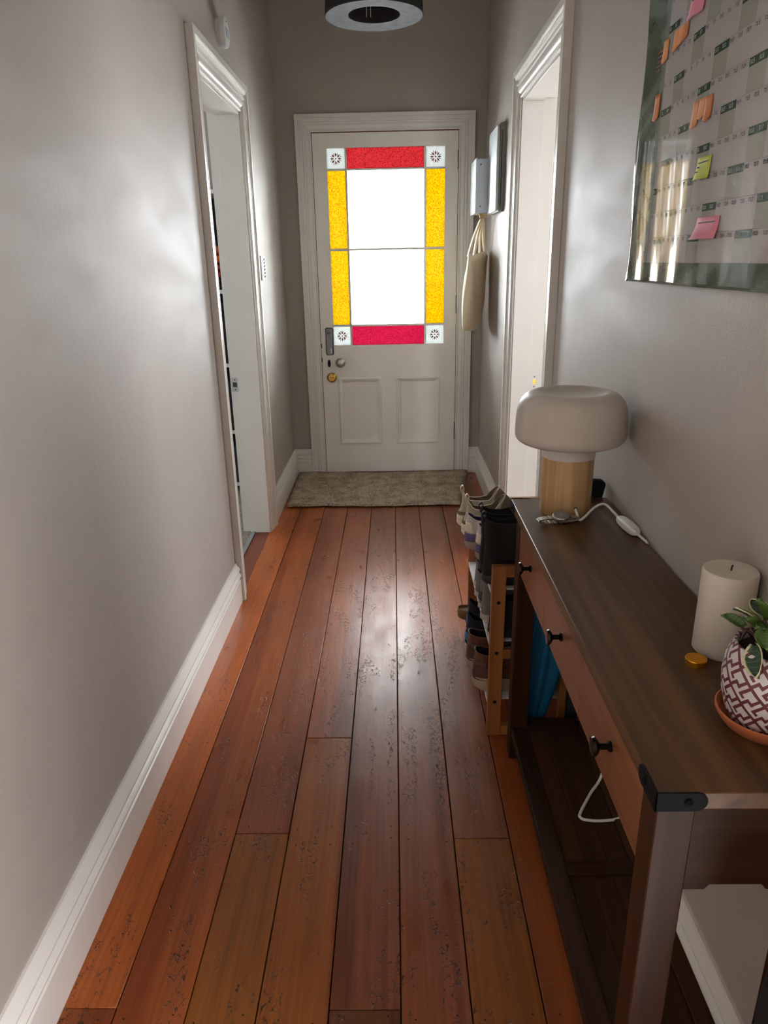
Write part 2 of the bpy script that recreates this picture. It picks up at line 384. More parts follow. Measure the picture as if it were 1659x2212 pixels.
# skirting boards
BASE = [(0, 0), (.018, 0), (.018, .098), (.0145, .102), (.0145, .110), (.020, .113), (.0215, .119), (.019, .124), (.013, .131), (.013, .137), (.0165, .140), (.0185, .147), (.016, .154), (.008, .165), (.006, .175), (0, .175)]
def base_run(name, side, y0, y1, label, mitre=0.0):
    mb = MB()
    rings = []
    for y, mt in ((y0, 0), (y1, mitre)):
        rings.append([((XL + t) if side < 0 else (XR - t), y - mt * t, z) for t, z in BASE])
    mb.loft(rings)
    struct(mb.build(name, 'white', smooth=25), label, 'skirting board')
base_run('baseboard_left', -1, YB, LY0 - .118, 'white moulded skirting along the empty hall wall')
base_run('baseboard_left_end', -1, LY1 + .118, YF, 'short white skirting between doorway and front wall, below the switches', 1.0)
base_run('baseboard_right', 1, .27, RY0 - .118, 'white moulded skirting behind the console table')
base_run('baseboard_right_end', 1, RY1 + .118, YF, 'short white skirting between doorway and front wall, below the canvas bag', 1.0)
for nm, x0, x1, lab in (('baseboard_front_left', XL, -.562, 'stub of white skirting on end wall under the switch side'), ('baseboard_front_right', .492, XR, 'stub of white skirting on end wall beside the door hinges')):
    mb = MB(); mb.loft([[((x0 if nm.endswith('left') else x0), YF - t, z) for t, z in BASE], [((x1), YF - t, z) for t, z in BASE]])
    struct(mb.build(nm, 'white', smooth=25), lab, 'skirting board')

# architraves: profile = (distance out from the opening, thickness off the wall)
ARCH = [(0, 0), (0, .011), (.006, .014), (.011, .012), (.013, .010), (.020, .010), (.022, .014), (.028, .019), (.036, .022), (.044, .0225), (.046, .018), (.052, .018), (.054, .023), (.060, .025), (.064, .023), (.066, .018), (.078, .018), (.080, .025), (.085, .028), (.090, .026), (.092, .033), (.115, .033), (.115, 0)]
def architrave(name, label, a0, a1, zt, place, scale=1.0):
    """three mitred boards round an opening a0..a1 up to zt; place(a, z, d) -> point"""
    t = thing(name, label, 'architrave', kind='structure')
    A = [(u * scale, d * .84) for u, d in ARCH]
    MB().loft([[place(a0 - u, 0, d) for u, d in A], [place(a0 - u, zt + u, d) for u, d in A]]).build('casing_board', 'white', t, smooth=20)
    MB().loft([[place(a1 + u, 0, d) for u, d in A], [place(a1 + u, zt + u, d) for u, d in A]]).build('casing_board', 'white', t, smooth=20)
    MB().loft([[place(a0 - u, zt + u, d) for u, d in A], [place(a1 + u, zt + u, d) for u, d in A]]).build('casing_board', 'white', t, smooth=20)
    return t
ta = architrave('trim_1', 'white moulded architrave and jamb of doorway below the alarm disc', LY0, LY1, LZ, lambda a, z, d: (XL + d, a, z))
tb = architrave('trim_2', 'white moulded architrave and jamb of doorway beside the table lamp', RY0, RY1, RZ, lambda a, z, d: (XR - d, a, z))
tcx = architrave('trim_3', 'white moulded architrave around the front door', -.468, .399, 2.079, lambda a, z, d: (a, YF - d * .85, z), .8)
# jamb linings with a rebate on the room side
for tr, xw, sg, th, y0, y1, zt, reb in ((ta, XL, -1, TL, LY0, LY1, LZ, .102), (tb, XR, 1, TR, RY0, RY1, RZ, .085)):
    def bx(a, b, y0_, y1_, z0, z1):
        xs = sorted((xw + sg * a, xw + sg * b)); return (xs[0], xs[1], y0_, y1_, z0, z1)
    mb = MB(); mb.box(*bx(-.004, reb, y1 - .014, y1, 0, zt)); mb.box(*bx(reb - .001, th + .006, y1 - .003, y1, 0, zt)); mb.build('jamb', 'white', tr, bevel=.0015)
    mb = MB(); mb.box(*bx(-.004, reb, y0, y0 + .014, 0, zt)); mb.box(*bx(reb - .001, th + .006, y0, y0 + .003, 0, zt)); mb.build('jamb', 'white', tr, bevel=.0015)
    mb = MB(); mb.box(*bx(-.004, reb, y0, y1, zt - .014, zt)); mb.box(*bx(reb - .001, th + .006, y0, y1, zt - .003, zt)); mb.build('head_jamb', 'white', tr, bevel=.0015)
    # strike plate on the far jamb
    z0, z1 = (.756, .824) if sg < 0 else (.775, .842)
    a0_, a1_ = (.098, .138) if sg < 0 else (.089, .124)
    yy = y1 - .0035
    pl = MB(); pl.box(*bx(a0_, a0_ + .011, yy - .002, yy, z0, z1)); pl.box(*bx(a1_ - .008, a1_, yy - .002, yy, z0, z1))
    pl.box(*bx(a0_ + .011, a1_ - .008, yy - .002, yy, z0, z0 + .022)); pl.box(*bx(a0_ + .011, a1_ - .008, yy - .002, yy, z1 - .022, z1))
    so = pl.build('strike_plate', 'steel' if sg < 0 else 'whiteplastic', tr)
    rect_mb(*bx(a0_ + .011, a1_ - .008, yy - .0005, yy + .0002, z0 + .022, z1 - .022)).build('latch_hole', 'darkplastic' if sg < 0 else 'brass', so)
    for zz in (z0 + .01, z1 - .01):
        MB().lathe([(.0035, 0), (.0035, .0012)], 10, (xw + sg * (a0_ + a1_) / 2, yy - .0032, zz), 'Y').build('screw', 'steeldark', so)

# rooms beyond the doorways
struct(rect_mb(-3.55, XL - TL + .06, YB - .05, YF + .05, -.03, .004).build('floor_bedroom', 'carpet'), 'speckled grey carpet of room beyond the alarm disc doorway', 'carpet')
struct(rect_mb(XR + TR - .06, 3.55, YB - .05, YF + .05, -.03, .004).build('floor_sitting_room', 'carpet'), 'speckled grey carpet of room beyond the lamp doorway', 'carpet')
struct(rect_mb(XL - .095, XL - .075, LY0, LY1, -.01, .006).build('trim_4', 'greyplastic', bevel=.002), 'grey metal carpet strip across the doorway', 'carpet strip')
struct(rect_mb(XL - .075, XL, LY0, LY1, -.03, 0).build('floor_threshold_left', 'redwood'), 'bare red timber sill in doorway below the alarm disc', 'sill')
struct(rect_mb(XR, XR + TR - .06, RY0, RY1, -.03, 0).build('floor_threshold_right', 'redwood'), 'bare red timber sill in doorway beside the table lamp', 'sill')
# the porch outside the front door
struct(rect_mb(-3.6, 3.6, YF + .14, 7.0, -.15, -.05).build('floor_porch', 'conc'), 'pale concrete porch outside the glazed door', 'porch')
struct(rect_mb(-30, 30, 7.0, 60, -.35, -.25).build('ground_outside', 'conc'), 'pale sunlit ground beyond the porch', 'ground')
struct(rect_mb(-3.6, 3.6, YF + .14, 6.9, 2.62, 2.72).build('ceiling_porch', 'timberpaint'), 'painted porch soffit above the glazed door', 'porch roof')

struct(rect_mb(-3.6, 3.6, 6.86, 6.94, 2.34, 2.62).build('trim_6', 'timberpaint', bevel=.01), 'painted fascia beam added unseen along the porch edge to block high sky', 'beam')  # unseen beam added to cut the high sky and tighten the floor highlight

# ------------------------------------------------------------------ front door
door = thing('door_1', 'white panelled front door with red and amber leadlight border glass', 'door', (0, 0, 0), kind='structure')
DY0, DY1 = 4.664, 4.706
GX = [-.383, -.276, -.264, .194, .207, .320]; GZ = [.855, .970, .983, 1.425, 1.438, 1.874, 1.884, 1.995]
m = MB()
m.box(-.465, GX[0], DY0, DY1, .012, 2.074).box(GX[5], .396, DY0, DY1, .012, 2.074)
m.box(GX[0], GX[5], DY0, DY1, GZ[7], 2.074).box(GX[0], GX[5], DY0, DY1, .644, GZ[0]).box(GX[0], GX[5], DY0, DY1, .012, .212)
m.box(GX[0], -.359, DY0, DY1, .212, .644).box(.291, GX[5], DY0, DY1, .212, .644).box(-.089, .017, DY0, DY1, .212, .644)
m.build('door_leaf', 'door', door)
# bare timber edge strips that show in the gap round the leaf
m = MB(); m.box(-.4685, -.4655, 4.668, 4.70, 0, 2.08).box(.3965, .3995, 4.668, 4.70, 0, 2.08).box(-.4685, .3995, 4.668, 4.70, 2.0755, 2.08)
m.build('edge_gap', 'redwood', door)
m = MB(); m.box(-.475, -.448, DY1 + .001, 4.745, 0, 2.082).box(.379, .405, DY1 + .001, 4.745, 0, 2.082).box(-.448, .379, DY1 + .001, 4.745, 2.055, 2.082)
m.build('door_stop', 'door', door)
struct(MB().prism([(4.60, 0), (4.76, 0), (4.76, .012), (4.62, .010)], 'X', -.47, .40).build('trim_5', 'redwood'), 'thin worn timber sill under the front door', 'sill')
for x0, x1 in ((-.359, -.089), (.017, .291)):
    p_ = rect_mb(x0, x1, DY0 + .016, DY1 - .010, .212, .644).build('door_panel', 'door', door)
    mold = [(0, 0), (0, -.004), (.006, -.009), (.012, -.008), (.015, -.002), (.019, .002), (.028, .007), (.032, .014), (.032, .016)]
    mb = MB()
    rings = []
    for u, d in mold:
        rings.append([(x0 - .006 + u, DY0 + d, .206 + u), (x1 + .006 - u, DY0 + d, .206 + u), (x1 + .006 - u, DY0 + d, .650 - u), (x0 - .006 + u, DY0 + d, .650 - u)])
    mb.loft(rings, cap=False).build('panel_moulding', 'door', p_, smooth=15)
def pane(x0, x1, z0, z1, mat, star=False):
    o = rect_mb(x0 - .003, x1 + .003, 4.684, 4.6855, z0 - .003, z1 + .003).build('pane', mat, door)
    if star:
        cx, cz = (x0 + x1) / 2, (z0 + z1) / 2; mb = MB(); y0, y1 = 4.6825, 4.6838
        mb.lathe([(.0045, 0), (.0045, .0013)], 10, (cx, y0, cz), 'Y')
        for k in range(16):
            a = 2 * PI * k / 16; big = k % 2 == 0
            r0, r1, w = (.009, .034, .0056) if big else (.018, .039, .0020)
            d = (math.cos(a), math.sin(a)); n_ = (-d[1], d[0]); rm = (r0 + r1) / 2
            q = [(cx + d[0] * r0, cz + d[1] * r0), (cx + d[0] * rm + n_[0] * w, cz + d[1] * rm + n_[1] * w), (cx + d[0] * r1, cz + d[1] * r1), (cx + d[0] * rm - n_[0] * w, cz + d[1] * rm - n_[1] * w)]
            mb.prism(q, 'Y', y0, y1)
        tag(mb.build('star_motif', 'star', o), 'dark red twelve-rayed star')
    return o
tag(pane(GX[0], GX[1], GZ[6], GZ[7], 'gfrost', True), 'frosted corner pane with a red star')
tag(pane(GX[2], GX[3], GZ[6], GZ[7], 'gred'), 'long red textured pane')
tag(pane(GX[4], GX[5], GZ[6], GZ[7], 'gfrost', True), 'frosted corner pane with a red star')
for x0, x1 in ((GX[0], GX[1]), (GX[4], GX[5])):
    for z0, z1 in ((GZ[4], GZ[5]), (GZ[2], GZ[3])):
        tag(pane(x0, x1, z0, z1, 'gyellow'), 'amber textured side pane')
for z0, z1 in ((GZ[4], GZ[5]), (GZ[2], GZ[3])): tag(pane(GX[2], GX[3], z0, z1, 'gclear'), 'large clear pane')
tag(pane(GX[0], GX[1], GZ[0], GZ[1], 'gfrost', True), 'frosted corner pane with a red star')
tag(pane(GX[2], GX[3], GZ[0], GZ[1], 'gpink'), 'long pink textured pane')
tag(pane(GX[4], GX[5], GZ[0], GZ[1], 'gfrost', True), 'frosted corner pane with a red star')
for x0, x1 in ((GX[1], GX[2]), (GX[3], GX[4])): rect_mb(x0, x1, 4.672, 4.698, GZ[0], GZ[7]).build('glazing_bar', 'white', door, bevel=.003)
for z0, z1 in ((GZ[1], GZ[2]), (GZ[3], GZ[4]), (GZ[5], GZ[6])): rect_mb(GX[0], GX[5], 4.674, 4.696, z0, z1).build('glazing_bar', 'white', door, bevel=.003)
# door furniture
k_ = MB().lathe([(.021, 0), (.021, -.006), (.014, -.009), (.010, -.014), (.010, -.026), (.018, -.031), (.028, -.040), (.031, -.050), (.027, -.059), (.015, -.065), (.0, -.066)], 32, (-.343, DY0, .750), 'Y').build('door_knob', 'steel', door, smooth=40)
tag(k_, 'round satin steel door knob')
def ellipse_prism(cx, cz, rx, rz, y0, y1, n=24): return MB().prism([(cx + rx * math.cos(2 * PI * k / n), cz + rz * math.sin(2 * PI * k / n)) for k in range(n)], 'Y', y0, y1)
tag(ellipse_prism(-.419, .742, .010, .024, DY0 - .003, DY0 + .001).build('keyhole_cover', 'knob', door, smooth=40), 'dark oval keyhole cover')
db = MB().lathe([(.032, 0), (.032, -.006), (.026, -.012), (.022, -.013), (.021, -.010), (.0, -.010)], 32, (-.405, DY0, .651), 'Y').build('deadbolt_rose', 'brass', door, smooth=40); tag(db, 'round brass deadbolt')
rect_mb(-.417, -.393, DY0 - .022, DY0 - .009, .647, .655).build('thumb_turn', 'brass', db, bevel=.002)
def rrect(x0, x1, z0, z1, r, n=5):
    pts = []
    for cx, cz, a0 in ((x1 - r, z1 - r, 0), (x0 + r, z1 - r, 90), (x0 + r, z0 + r, 180), (x1 - r, z0 + r, 270)):
        for k in range(n + 1):
            a = math.radians(a0 + 90 * k / n); pts.append((cx + r * math.cos(a), cz + r * math.sin(a)))
    return pts
lt = MB().prism(rrect(-.434, -.386, .796, .966, .010), 'Y', DY0 - .012, DY0).build('night_latch_body', 'darkplastic', door, bevel=.003); tag(lt, 'grey night latch with charcoal rim')
MB().prism(rrect(-.430, -.391, .800, .962, .008), 'Y', DY0 - .024, DY0 - .010).build('latch_cover', 'greyplastic', lt, bevel=.003)
rect_mb(-.405, -.398, DY0 - .030, DY0 - .022, .808, .842).build('snib', 'whiteplastic', lt, bevel=.002)
rect_mb(-.424, -.400, DY0 - .0246, DY0 - .0238, .936, .940).build('maker_mark', 'darkplastic', lt)
rect_mb(-.422, -.402, DY0 - .0246, DY0 - .0238, .928, .931).build('maker_mark', 'darkplastic', lt)
MB().lathe([(.003, 0), (.003, -.001)], 10, (-.412, DY0 - .0238, .952), 'Y').build('indicator', 'darkplastic', lt)
for z0, z1 in ((1.869, 1.971), (1.042, 1.152), (.232, .345)):
    h = MB().lathe([(.0055, z0), (.0055, z1)], 12, (.3985, DY0 - .004, 0)).build('hinge', 'steeldark', door, smooth=40)
    for q in (.25, .5, .75): MB().lathe([(.006, z0 + (z1 - z0) * q - .001), (.006, z0 + (z1 - z0) * q + .001)], 12, (.3985, DY0 - .004, 0)).build('hinge_joint', 'darkplastic', h)
for z0 in (.84, .752): rect_mb(-.468, -.460, DY0 - .006, DY0 + .002, z0, z0 + .028).build('latch_keep', 'steeldark', door)

# ------------------------------------------------------------------ door mat
mt = MB(); nx, ny = 40, 26; top = []
for j in range(ny + 1):
    row = []
    for i in range(nx + 1):
        u, v = i / nx, j / ny
        y = 3.945 + v * .665 + .006 * math.sin(u * 9)
        x0 = -.637 - .006 * v; x1 = .372 + .108 * v
        x = x0 + (x1 - x0) * u
        z = .011 + .0012 * math.sin(u * 37 + v * 11) + .0012 * math.sin(v * 29 + u * 7) + (.010 * max(0, (v - .93) / .07) ** 1.5 * (.5 + .5 * math.cos(u * 6.0)) )
        row.append((x, y, z))
    top.append(row)
vs_ = [p_ for r in top for p_ in r]; fs = []
for j in range(ny):
    for i in range(nx):
        a = j * (nx + 1) + i; fs.append((a, a + 1, a + nx + 2, a + nx + 1))
o = MB().add(vs_, fs).build('doormat', 'mat', smooth=60); md = o.modifiers.new('thickness', 'SOLIDIFY'); md.thickness = .010; md.offset = -1
tag(o, 'speckled taupe pile doormat in front of the front door', 'mat')
border = [r[0] for r in top[::-1]] + top[0][1:] + [r[-1] for r in top[1:]]
MB().tube([(a, b, c + .001) for a, b, c in border], .004, 6).build('bound_edge', 'mat', o, smooth=60)

# ------------------------------------------------------------------ ceiling pendant
PX, PY, PZ = -.058, 3.2, 2.248
pd = thing('pendant_lamp', 'black drum pendant lamp with a brushed metal ring underneath', 'lamp', (PX, PY, PZ))
MB().lathe([(.187, 0), (.179, .12), (.172, .22)], 64, cap=False).build('drum_shade', 'drumblack', pd, smooth=50, solid=.003)
ring = [(.100, .001), (.186, -.004), (.188, -.001), (.187, .004), (.100, .005)]
def radial_metal():
    m_, nt, b = new_mat('spun_metal_ring'); b.inputs['Base Color'].default_value = lin((150, 150, 152)); b.inputs['Metallic'].default_value = .15
    b.inputs['Roughness'].default_value = .75; b.inputs['Specular IOR Level'].default_value = .15
    tg = node(nt, 'ShaderNodeTangent', direction_type='RADIAL', axis='Z'); link(nt, tg.outputs[0], b.inputs['Tangent'])
    link(nt, ramp(nt, noise(nt, coords(nt), 30, 3), [(.3, lin((52, 52, 54))), (.7, lin((70, 70, 72)))]), b.inputs['Base Color'])
    return m_
M['spun'] = radial_metal()
tag(MB().lathe(ring + [ring[0]], 64, cap=False).build('metal_ring', 'spun', pd, smooth=50), 'brushed metal ring')
MB().lathe([(.100, .003), (.098, .16)], 48, cap=False).build('inner_tube', 'drumblack', pd, smooth=50, solid=.002)
MB().lathe([(.098, .16), (.04, .19), (.0, .19)], 32, cap=False).build('inner_cap', 'drumblack', pd, smooth=50)
MB().lathe([(.172, .22), (.03, .222), (.03, .26), (.012, .27), (.0, .27)], 48, cap=False).build('top_cap', 'drumblack', pd, smooth=40)
MB().lathe([(.004, .26), (.004, ZC - PZ)], 10).build('flex', 'drumblack', pd)
MB().lathe([(.045, ZC - PZ - .03), (.05, ZC - PZ - .001)], 24).build('ceiling_rose', 'whiteplastic', pd, smooth=40)
for dx in (-.028, -.012): MB().tube([(dx, .03, .155), (dx - .002, .032, .004)], .0012, 6).build('pull_cord', 'cord', pd)

# ------------------------------------------------------------------ wall fittings
al = thing('alarm_disc', 'white round wall alarm above the doorway', 'alarm', (XL, 3.275, 2.225))
MB().lathe([(.050, 0), (.050, .012)], 40, axis='X').build('base_plate', 'whiteplastic', al, smooth=40)
MB().lathe([(.054, .012), (.056, .016), (.056, .027), (.052, .034), (.040, .037), (.0, .038)], 40, axis='X').build('cover', 'whiteplastic', al, smooth=40)
MB().lathe([(.003, .0), (.003, .002)], 8, (.0365, -.005, .035), 'X').build('indicator', 'darkplastic', al)
for k in range(4): rect_mb(.0375, .0392, -.03 + k * .015, -.027 + k * .015, -.02, .012).build('vent', 'boxwhite', al)

sp = thing('switch_panel', 'cream six-gang light switch plate on the wall before the front door', 'light switch', (XL, 3.885, 1.338))
MB().prism([(.0, -.06), (.009, -.060), (.011, -.056), (.011, .056), (.009, .060), (0, .060)], 'Y', -.055, .055).build('face_plate', 'whiteplastic', sp, bevel=.002)
for k in range(6):
    z = -.042 + k * .0168
    MB().prism([(.010, z - .006), (.015, z - .006), (.020, z + .005), (.010, z + .006)], 'Y', .008, .032).build('rocker', 'whiteplastic', sp, bevel=.001)
for z in (-.035, 0, .035): MB().lathe([(.004, .0105), (.004, .0125)], 10, (0, -.03, z), 'X').build('screw_cap', 'greyplastic', sp)

mb_ = thing('meter_box', 'white enamel meter box high on the wall beside the front door', 'box', (XR, 4.30, 1.60))
MB().prism([(-.100, .008), (-.092, .0), (0, 0), (0, .262), (-.092, .262), (-.100, .256)], 'Y', -.125, .125).build('case', 'boxwhite', mb_, bevel=.002)
rect_mb(-.108, -.100, -.130, .130, -.004, .266).build('lid', 'boxwhite', mb_, bevel=.002)
for z in (.03, .235): MB().lathe([(.004, 0), (.004, -.002)], 10, (-.082, -.125, z), 'Y').build('screw', 'steeldark', mb_)

sb = thing('switchboard', 'slim white fuse board with grey side beside the doorway', 'fuse board', (XR, 4.005, 1.585))
rect_mb(-.028, 0, -.155, .165, 0, .395).build('body', 'boxside', sb, bevel=.003)
MB().prism(rrect(-.150, .162, .004, .388, .02), 'X', -.042, -.028).build('cover', 'boxwhite', sb, bevel=.004)
rect_mb(-.021, -.0165, -.1556, -.1535, .02, .365).build('lid_gap', 'darkplastic', sb)

# canvas bag on a hook
bag = thing('canvas_bag', 'natural canvas tote bag hanging by its straps under the meter box', 'bag', (.462, 4.235, 0))
wdir = Vector((.40, .917, 0)).normalized(); tdir = Vector((-.917, .40, 0)).normalized()
rings = []
for i in range(15):
    q = i / 14; z = .985 + q * .405
    hw = .148 * (.93 + .07 * min(1, q / .10) ** .5)
    ht = .010 + .030 * math.sin(min(1, q * 1.15 + .03) * PI * .86) ** .7
    ring = []
    for k in range(28):
        a = 2 * PI * k / 28; ca, sa = math.cos(a), math.sin(a)
        w_ = hw * math.copysign(abs(ca) ** .8, ca); t_ = ht * math.copysign(abs(sa) ** .9, sa) * (1 + .22 * math.sin(5 * a + q * 4) * (.3 + q))
        droop = .035 * (max(0, ca) ** 3) * (1 - q) ** 3 - .012 * (1 - abs(ca)) * (1 - q) ** 3 + (.012 * math.sin(3 * a) * max(0, q - .8) * 5 if q > .8 else 0)
        p_ = wdir * w_ + tdir * t_ + Vector((.016 - .030 * (1 - q), 0, z + droop)); ring.append(p_)
    rings.append(ring)
bo = MB().loft(rings, cap=False).add(rings[0], [tuple(range(27, -1, -1))]).build('bag_body', 'canvas', bag, smooth=60, solid=.002)
hook_l = Vector((.034, .0, 1.568))
for sgn, tt in ((1, .016), (-1, -.016)):
    pts = [wdir * (-.075 * 1) + tdir * tt + Vector((0, 0, 1.375)), wdir * (-.035) + tdir * tt * .6 + Vector((.012, 0, 1.48)), hook_l + tdir * tt * .2, wdir * .05 + tdir * tt * .6 + Vector((.02, 0, 1.47)), wdir * .10 + tdir * tt + Vector((.012, 0, 1.372))]
    sp_ = smooth_path(pts, 7); L_ = []
    for p_ in sp_:
        off = (tdir * .45 + wdir * .35).normalized() * .013; L_.append((p_ - off, p_ + off))
    MB().loft([[a for a, b in L_], [b for a, b in L_]], cap=False, closed=False).build('strap', 'canvas', bag, smooth=60, solid=.0025)
hk = thing('coat_hook', 'small wooden peg with white tie under the meter box', 'hook', (.500, 4.235, 1.56))
MB().prism([(-.016, .012), (.016, .012), (.020, .036), (-.022, .038)], 'Y', -.008, .008).build('peg_block', 'pine', hk, bevel=.002)
MB().tube([(0, 0, .014), (-.004, -.006, .004), (.002, -.008, -.004), (.008, -.004, .004), (.002, .0, .014)], .003, 8).build('tie', 'cord', hk, smooth=60)

# ------------------------------------------------------------------ year planner on the wall
PY0, PY1, PZ0, PZ1 = .62, 1.772, 1.306, 2.02       # near edge, far edge, bottom, top
CW, RH, D1, RB = .0285, .0485, 1.642, 1.347        # day width, month height, start of day one, foot of december
def bulge(y, z):
    def ss(t): t = max(0, min(1, t)); return t * t * (3 - 2 * t)
    lo = 1 - ss((z - 1.64) / .30); foot = max(0, 1 - (z - PZ0) / .12)
    t = 1.672 - y                                   # the sheet stands off the wall towards the viewer
    g = (.013 * t + .080 * t * t) if t < .22 else .0067 + .048 * .07 * (1 - math.exp(-(t - .22) / .07))
    g *= ss((y - .80) / .40) if y < 1.2 else 1
    w = max(-.003, g) * lo + .0005 * lo * math.tanh((y - 1.636) / .011) + .00002 * math.sin(y * 260 + 5 * math.sin(z * 11)) * (.4 + lo) + .00005 * math.sin(y * 88 + 4 * z) + foot * foot * .0006 * math.sin(y * 60 + 2)
    edge = .003 * max(0, 1 - (PY1 - y) / .035) ** 2 * (1 + .8 * math.sin(z * 17))
    return .0055 + w + edge
def psurf(y, z, lift=0.0): return (XR - max(.0012, bulge(y, z)) - lift, y, z)
GREEN, PALE, PAPER, BORD = (58, 82, 70), (158, 160, 150), (180, 176, 176), (84, 96, 84)
ys = []; y = PY1
ncol = 160
ylist = [PY1 - .0065 * k for k in range(21)]
ylist = [v for v in ylist if v > D1 + .001] + [D1 - CW * k / 4 for k in range(int((D1 - PY0) / CW * 4) + 1)]
zlist = [PZ0 + (RB - PZ0) * k / 7 for k in range(7)] + [RB + RH * k / 8 for k in range(12 * 8 + 1)]
zlist += [RB + 12 * RH + (PZ1 - RB - 12 * RH) * k / 14 for k in range(1, 15)]
ny, nz = len(ylist), len(zlist)
verts = [psurf(y, z) for z in zlist for y in ylist]; faces = []; cols = []
def cell_colour(y, z, zi):
    if z < RB or z > RB + 12 * RH or y > D1 + .028:
        s = math.sin(y * 31 + 5 * math.sin(z * 19)) * math.sin(z * 23 + y * 9)
        return tuple(c_ + 22 * (s > .25) - 14 * (s < -.4) for c_ in BORD)
    r = int((z - RB) / RH); mo = 12 - r; sub = (z - RB) / RH - r
    d = int(math.floor((D1 - y) / CW)) + 1
    if d < 1: return (128, 140, 132)
    dim = _cal.monthrange(2023, mo)[1]
    if d > dim: return (186, 184, 182)
    we = _cal.weekday(2023, mo, d) >= 5
    if sub > .75: return GREEN if we else PAPER
    return PALE if we else PAPER
for j in range(nz - 1):
    for i in range(ny - 1):
        a = j * ny + i; faces.append((a, a + 1, a + ny + 1, a + ny))
        cols.append(cell_colour((ylist[i] + ylist[i + 1]) / 2, (zlist[j] + zlist[j + 1]) / 2, j))
def poster_mat():
    m_, nt, b = new_mat('laminated_print')
    at_ = node(nt, 'ShaderNodeVertexColor', layer_name='print')
    link(nt, mixc(nt, math_(nt, 'MULTIPLY', noise(nt, coords(nt), 60, 2), .06), at_.outputs['Color'], (.3, .3, .3, 1)), b.inputs['Base Color'])
    b.inputs['Roughness'].default_value = .06; b.inputs['Specular IOR Level'].default_value = .5
    return m_
M['planner'] = poster_mat()
planner = MB().add(verts, faces).build('year_planner', 'planner', smooth=70, recalc=False)
me = planner.data; ca = me.color_attributes.new('print', 'FLOAT_COLOR', 'CORNER')
buf = []
for p_, c in zip(me.polygons, cols): buf += list(lin(c)) * 4
ca.data.foreach_set('color', buf)
if me.polygons[0].normal.x > 0: me.flip_normals()
md = planner.modifiers.new('thickness', 'SOLIDIFY'); md.thickness = .0005; md.offset = -1
tag(planner, 'glossy laminated green and white year planner hung on the wall', 'calendar')
G35 = {'0': '111101101101111', '1': '010110010010111', '2': '111001111100111', '3': '111001111001111', '4': '101101111001001', '5': '111100111001111', '6': '111100111101111', '7': '111001010010010', '8': '111101111101111', '9': '111101111001111',
       'A': '010101111101101', 'B': '110101110101110', 'C': '111100100100111', 'D': '110101101101110', 'E': '111100110100111', 'F': '111100110100100', 'G': '111100101101111', 'J': '001001001101111', 'L': '100100100100111', 'M': '101111111101101', 'N': '111101101101101', 'O': '111101101101111', 'P': '111101111100100', 'R': '110101110101101', 'S': '111100111001111', 'T': '111010010010010', 'U': '101101101101111', 'V': '101101101101010', 'Y': '101101010010010'}
def glyphs(mb, text, y, z, px, vert=False):
    for n_, ch in enumerate(text):
        g = G35[ch]
        for q in range(15):
            if g[q] == '1':
                cx_, cz_ = q % 3, q // 3
                if vert: a0, b0 = y - cz_ * px, z + (n_ * 4 + cx_) * px
                else: a0, b0 = y - (n_ * 4 + cx_) * px, z - cz_ * px
                c4 = [(a0, b0), (a0 - px, b0), (a0 - px, b0 - px), (a0, b0 - px)]
                mb.add([psurf(u, v, .0006) for u, v in c4], [(0, 1, 2, 3)])
ink, pale_ink = MB(), MB(); rules = MB()
for mo in range(1, 13):
    zr = RB + (12 - mo) * RH + RH - .0028
    for d in range(1, _cal.monthrange(2023, mo)[1] + 1):
        y0 = D1 - (d - 1) * CW
        if y0 - CW < .8: break
        we = _cal.weekday(2023, mo, d) >= 5
        glyphs(pale_ink if we else ink, 'MTWTFSS'[_cal.weekday(2023, mo, d)].replace('W', 'N') + str(d), y0 - .004, zr, .00125)
    glyphs(ink, 'JAN FEB MAR APR MAY JUN JUL AUG SEP OCT NOV DEC'.split()[mo - 1], D1 + .024, zr - .034, .0022, True)
    for k in range(34):
        y0, y1 = D1 - k * CW, D1 - (k + 1) * CW; z0 = RB + (12 - mo) * RH
        rules.add([psurf(y0, z0 + .0004, .0005), psurf(y1, z0 + .0004, .0005), psurf(y1, z0 - .0004, .0005), psurf(y0, z0 - .0004, .0005)], [(0, 1, 2, 3)])
M['ink'] = plain('printed_grey_ink', (74, 74, 78), .8, var=.05); M['paleink'] = plain('printed_pale_ink', (150, 162, 152), .8, var=.05)
M['rule'] = plain('printed_rule', (140, 142, 140), .9, var=.05, spec=.05); M['redink'] = plain('red_pen', (150, 60, 66), .4, var=.1)
for nm, mb, mm in (('printed_dates', ink, 'ink'), ('printed_weekend_dates', pale_ink, 'paleink'), ('printed_rules', rules, 'rule')):
    tag(mb.build(nm, mm, planner, recalc=False), kind='stuff')
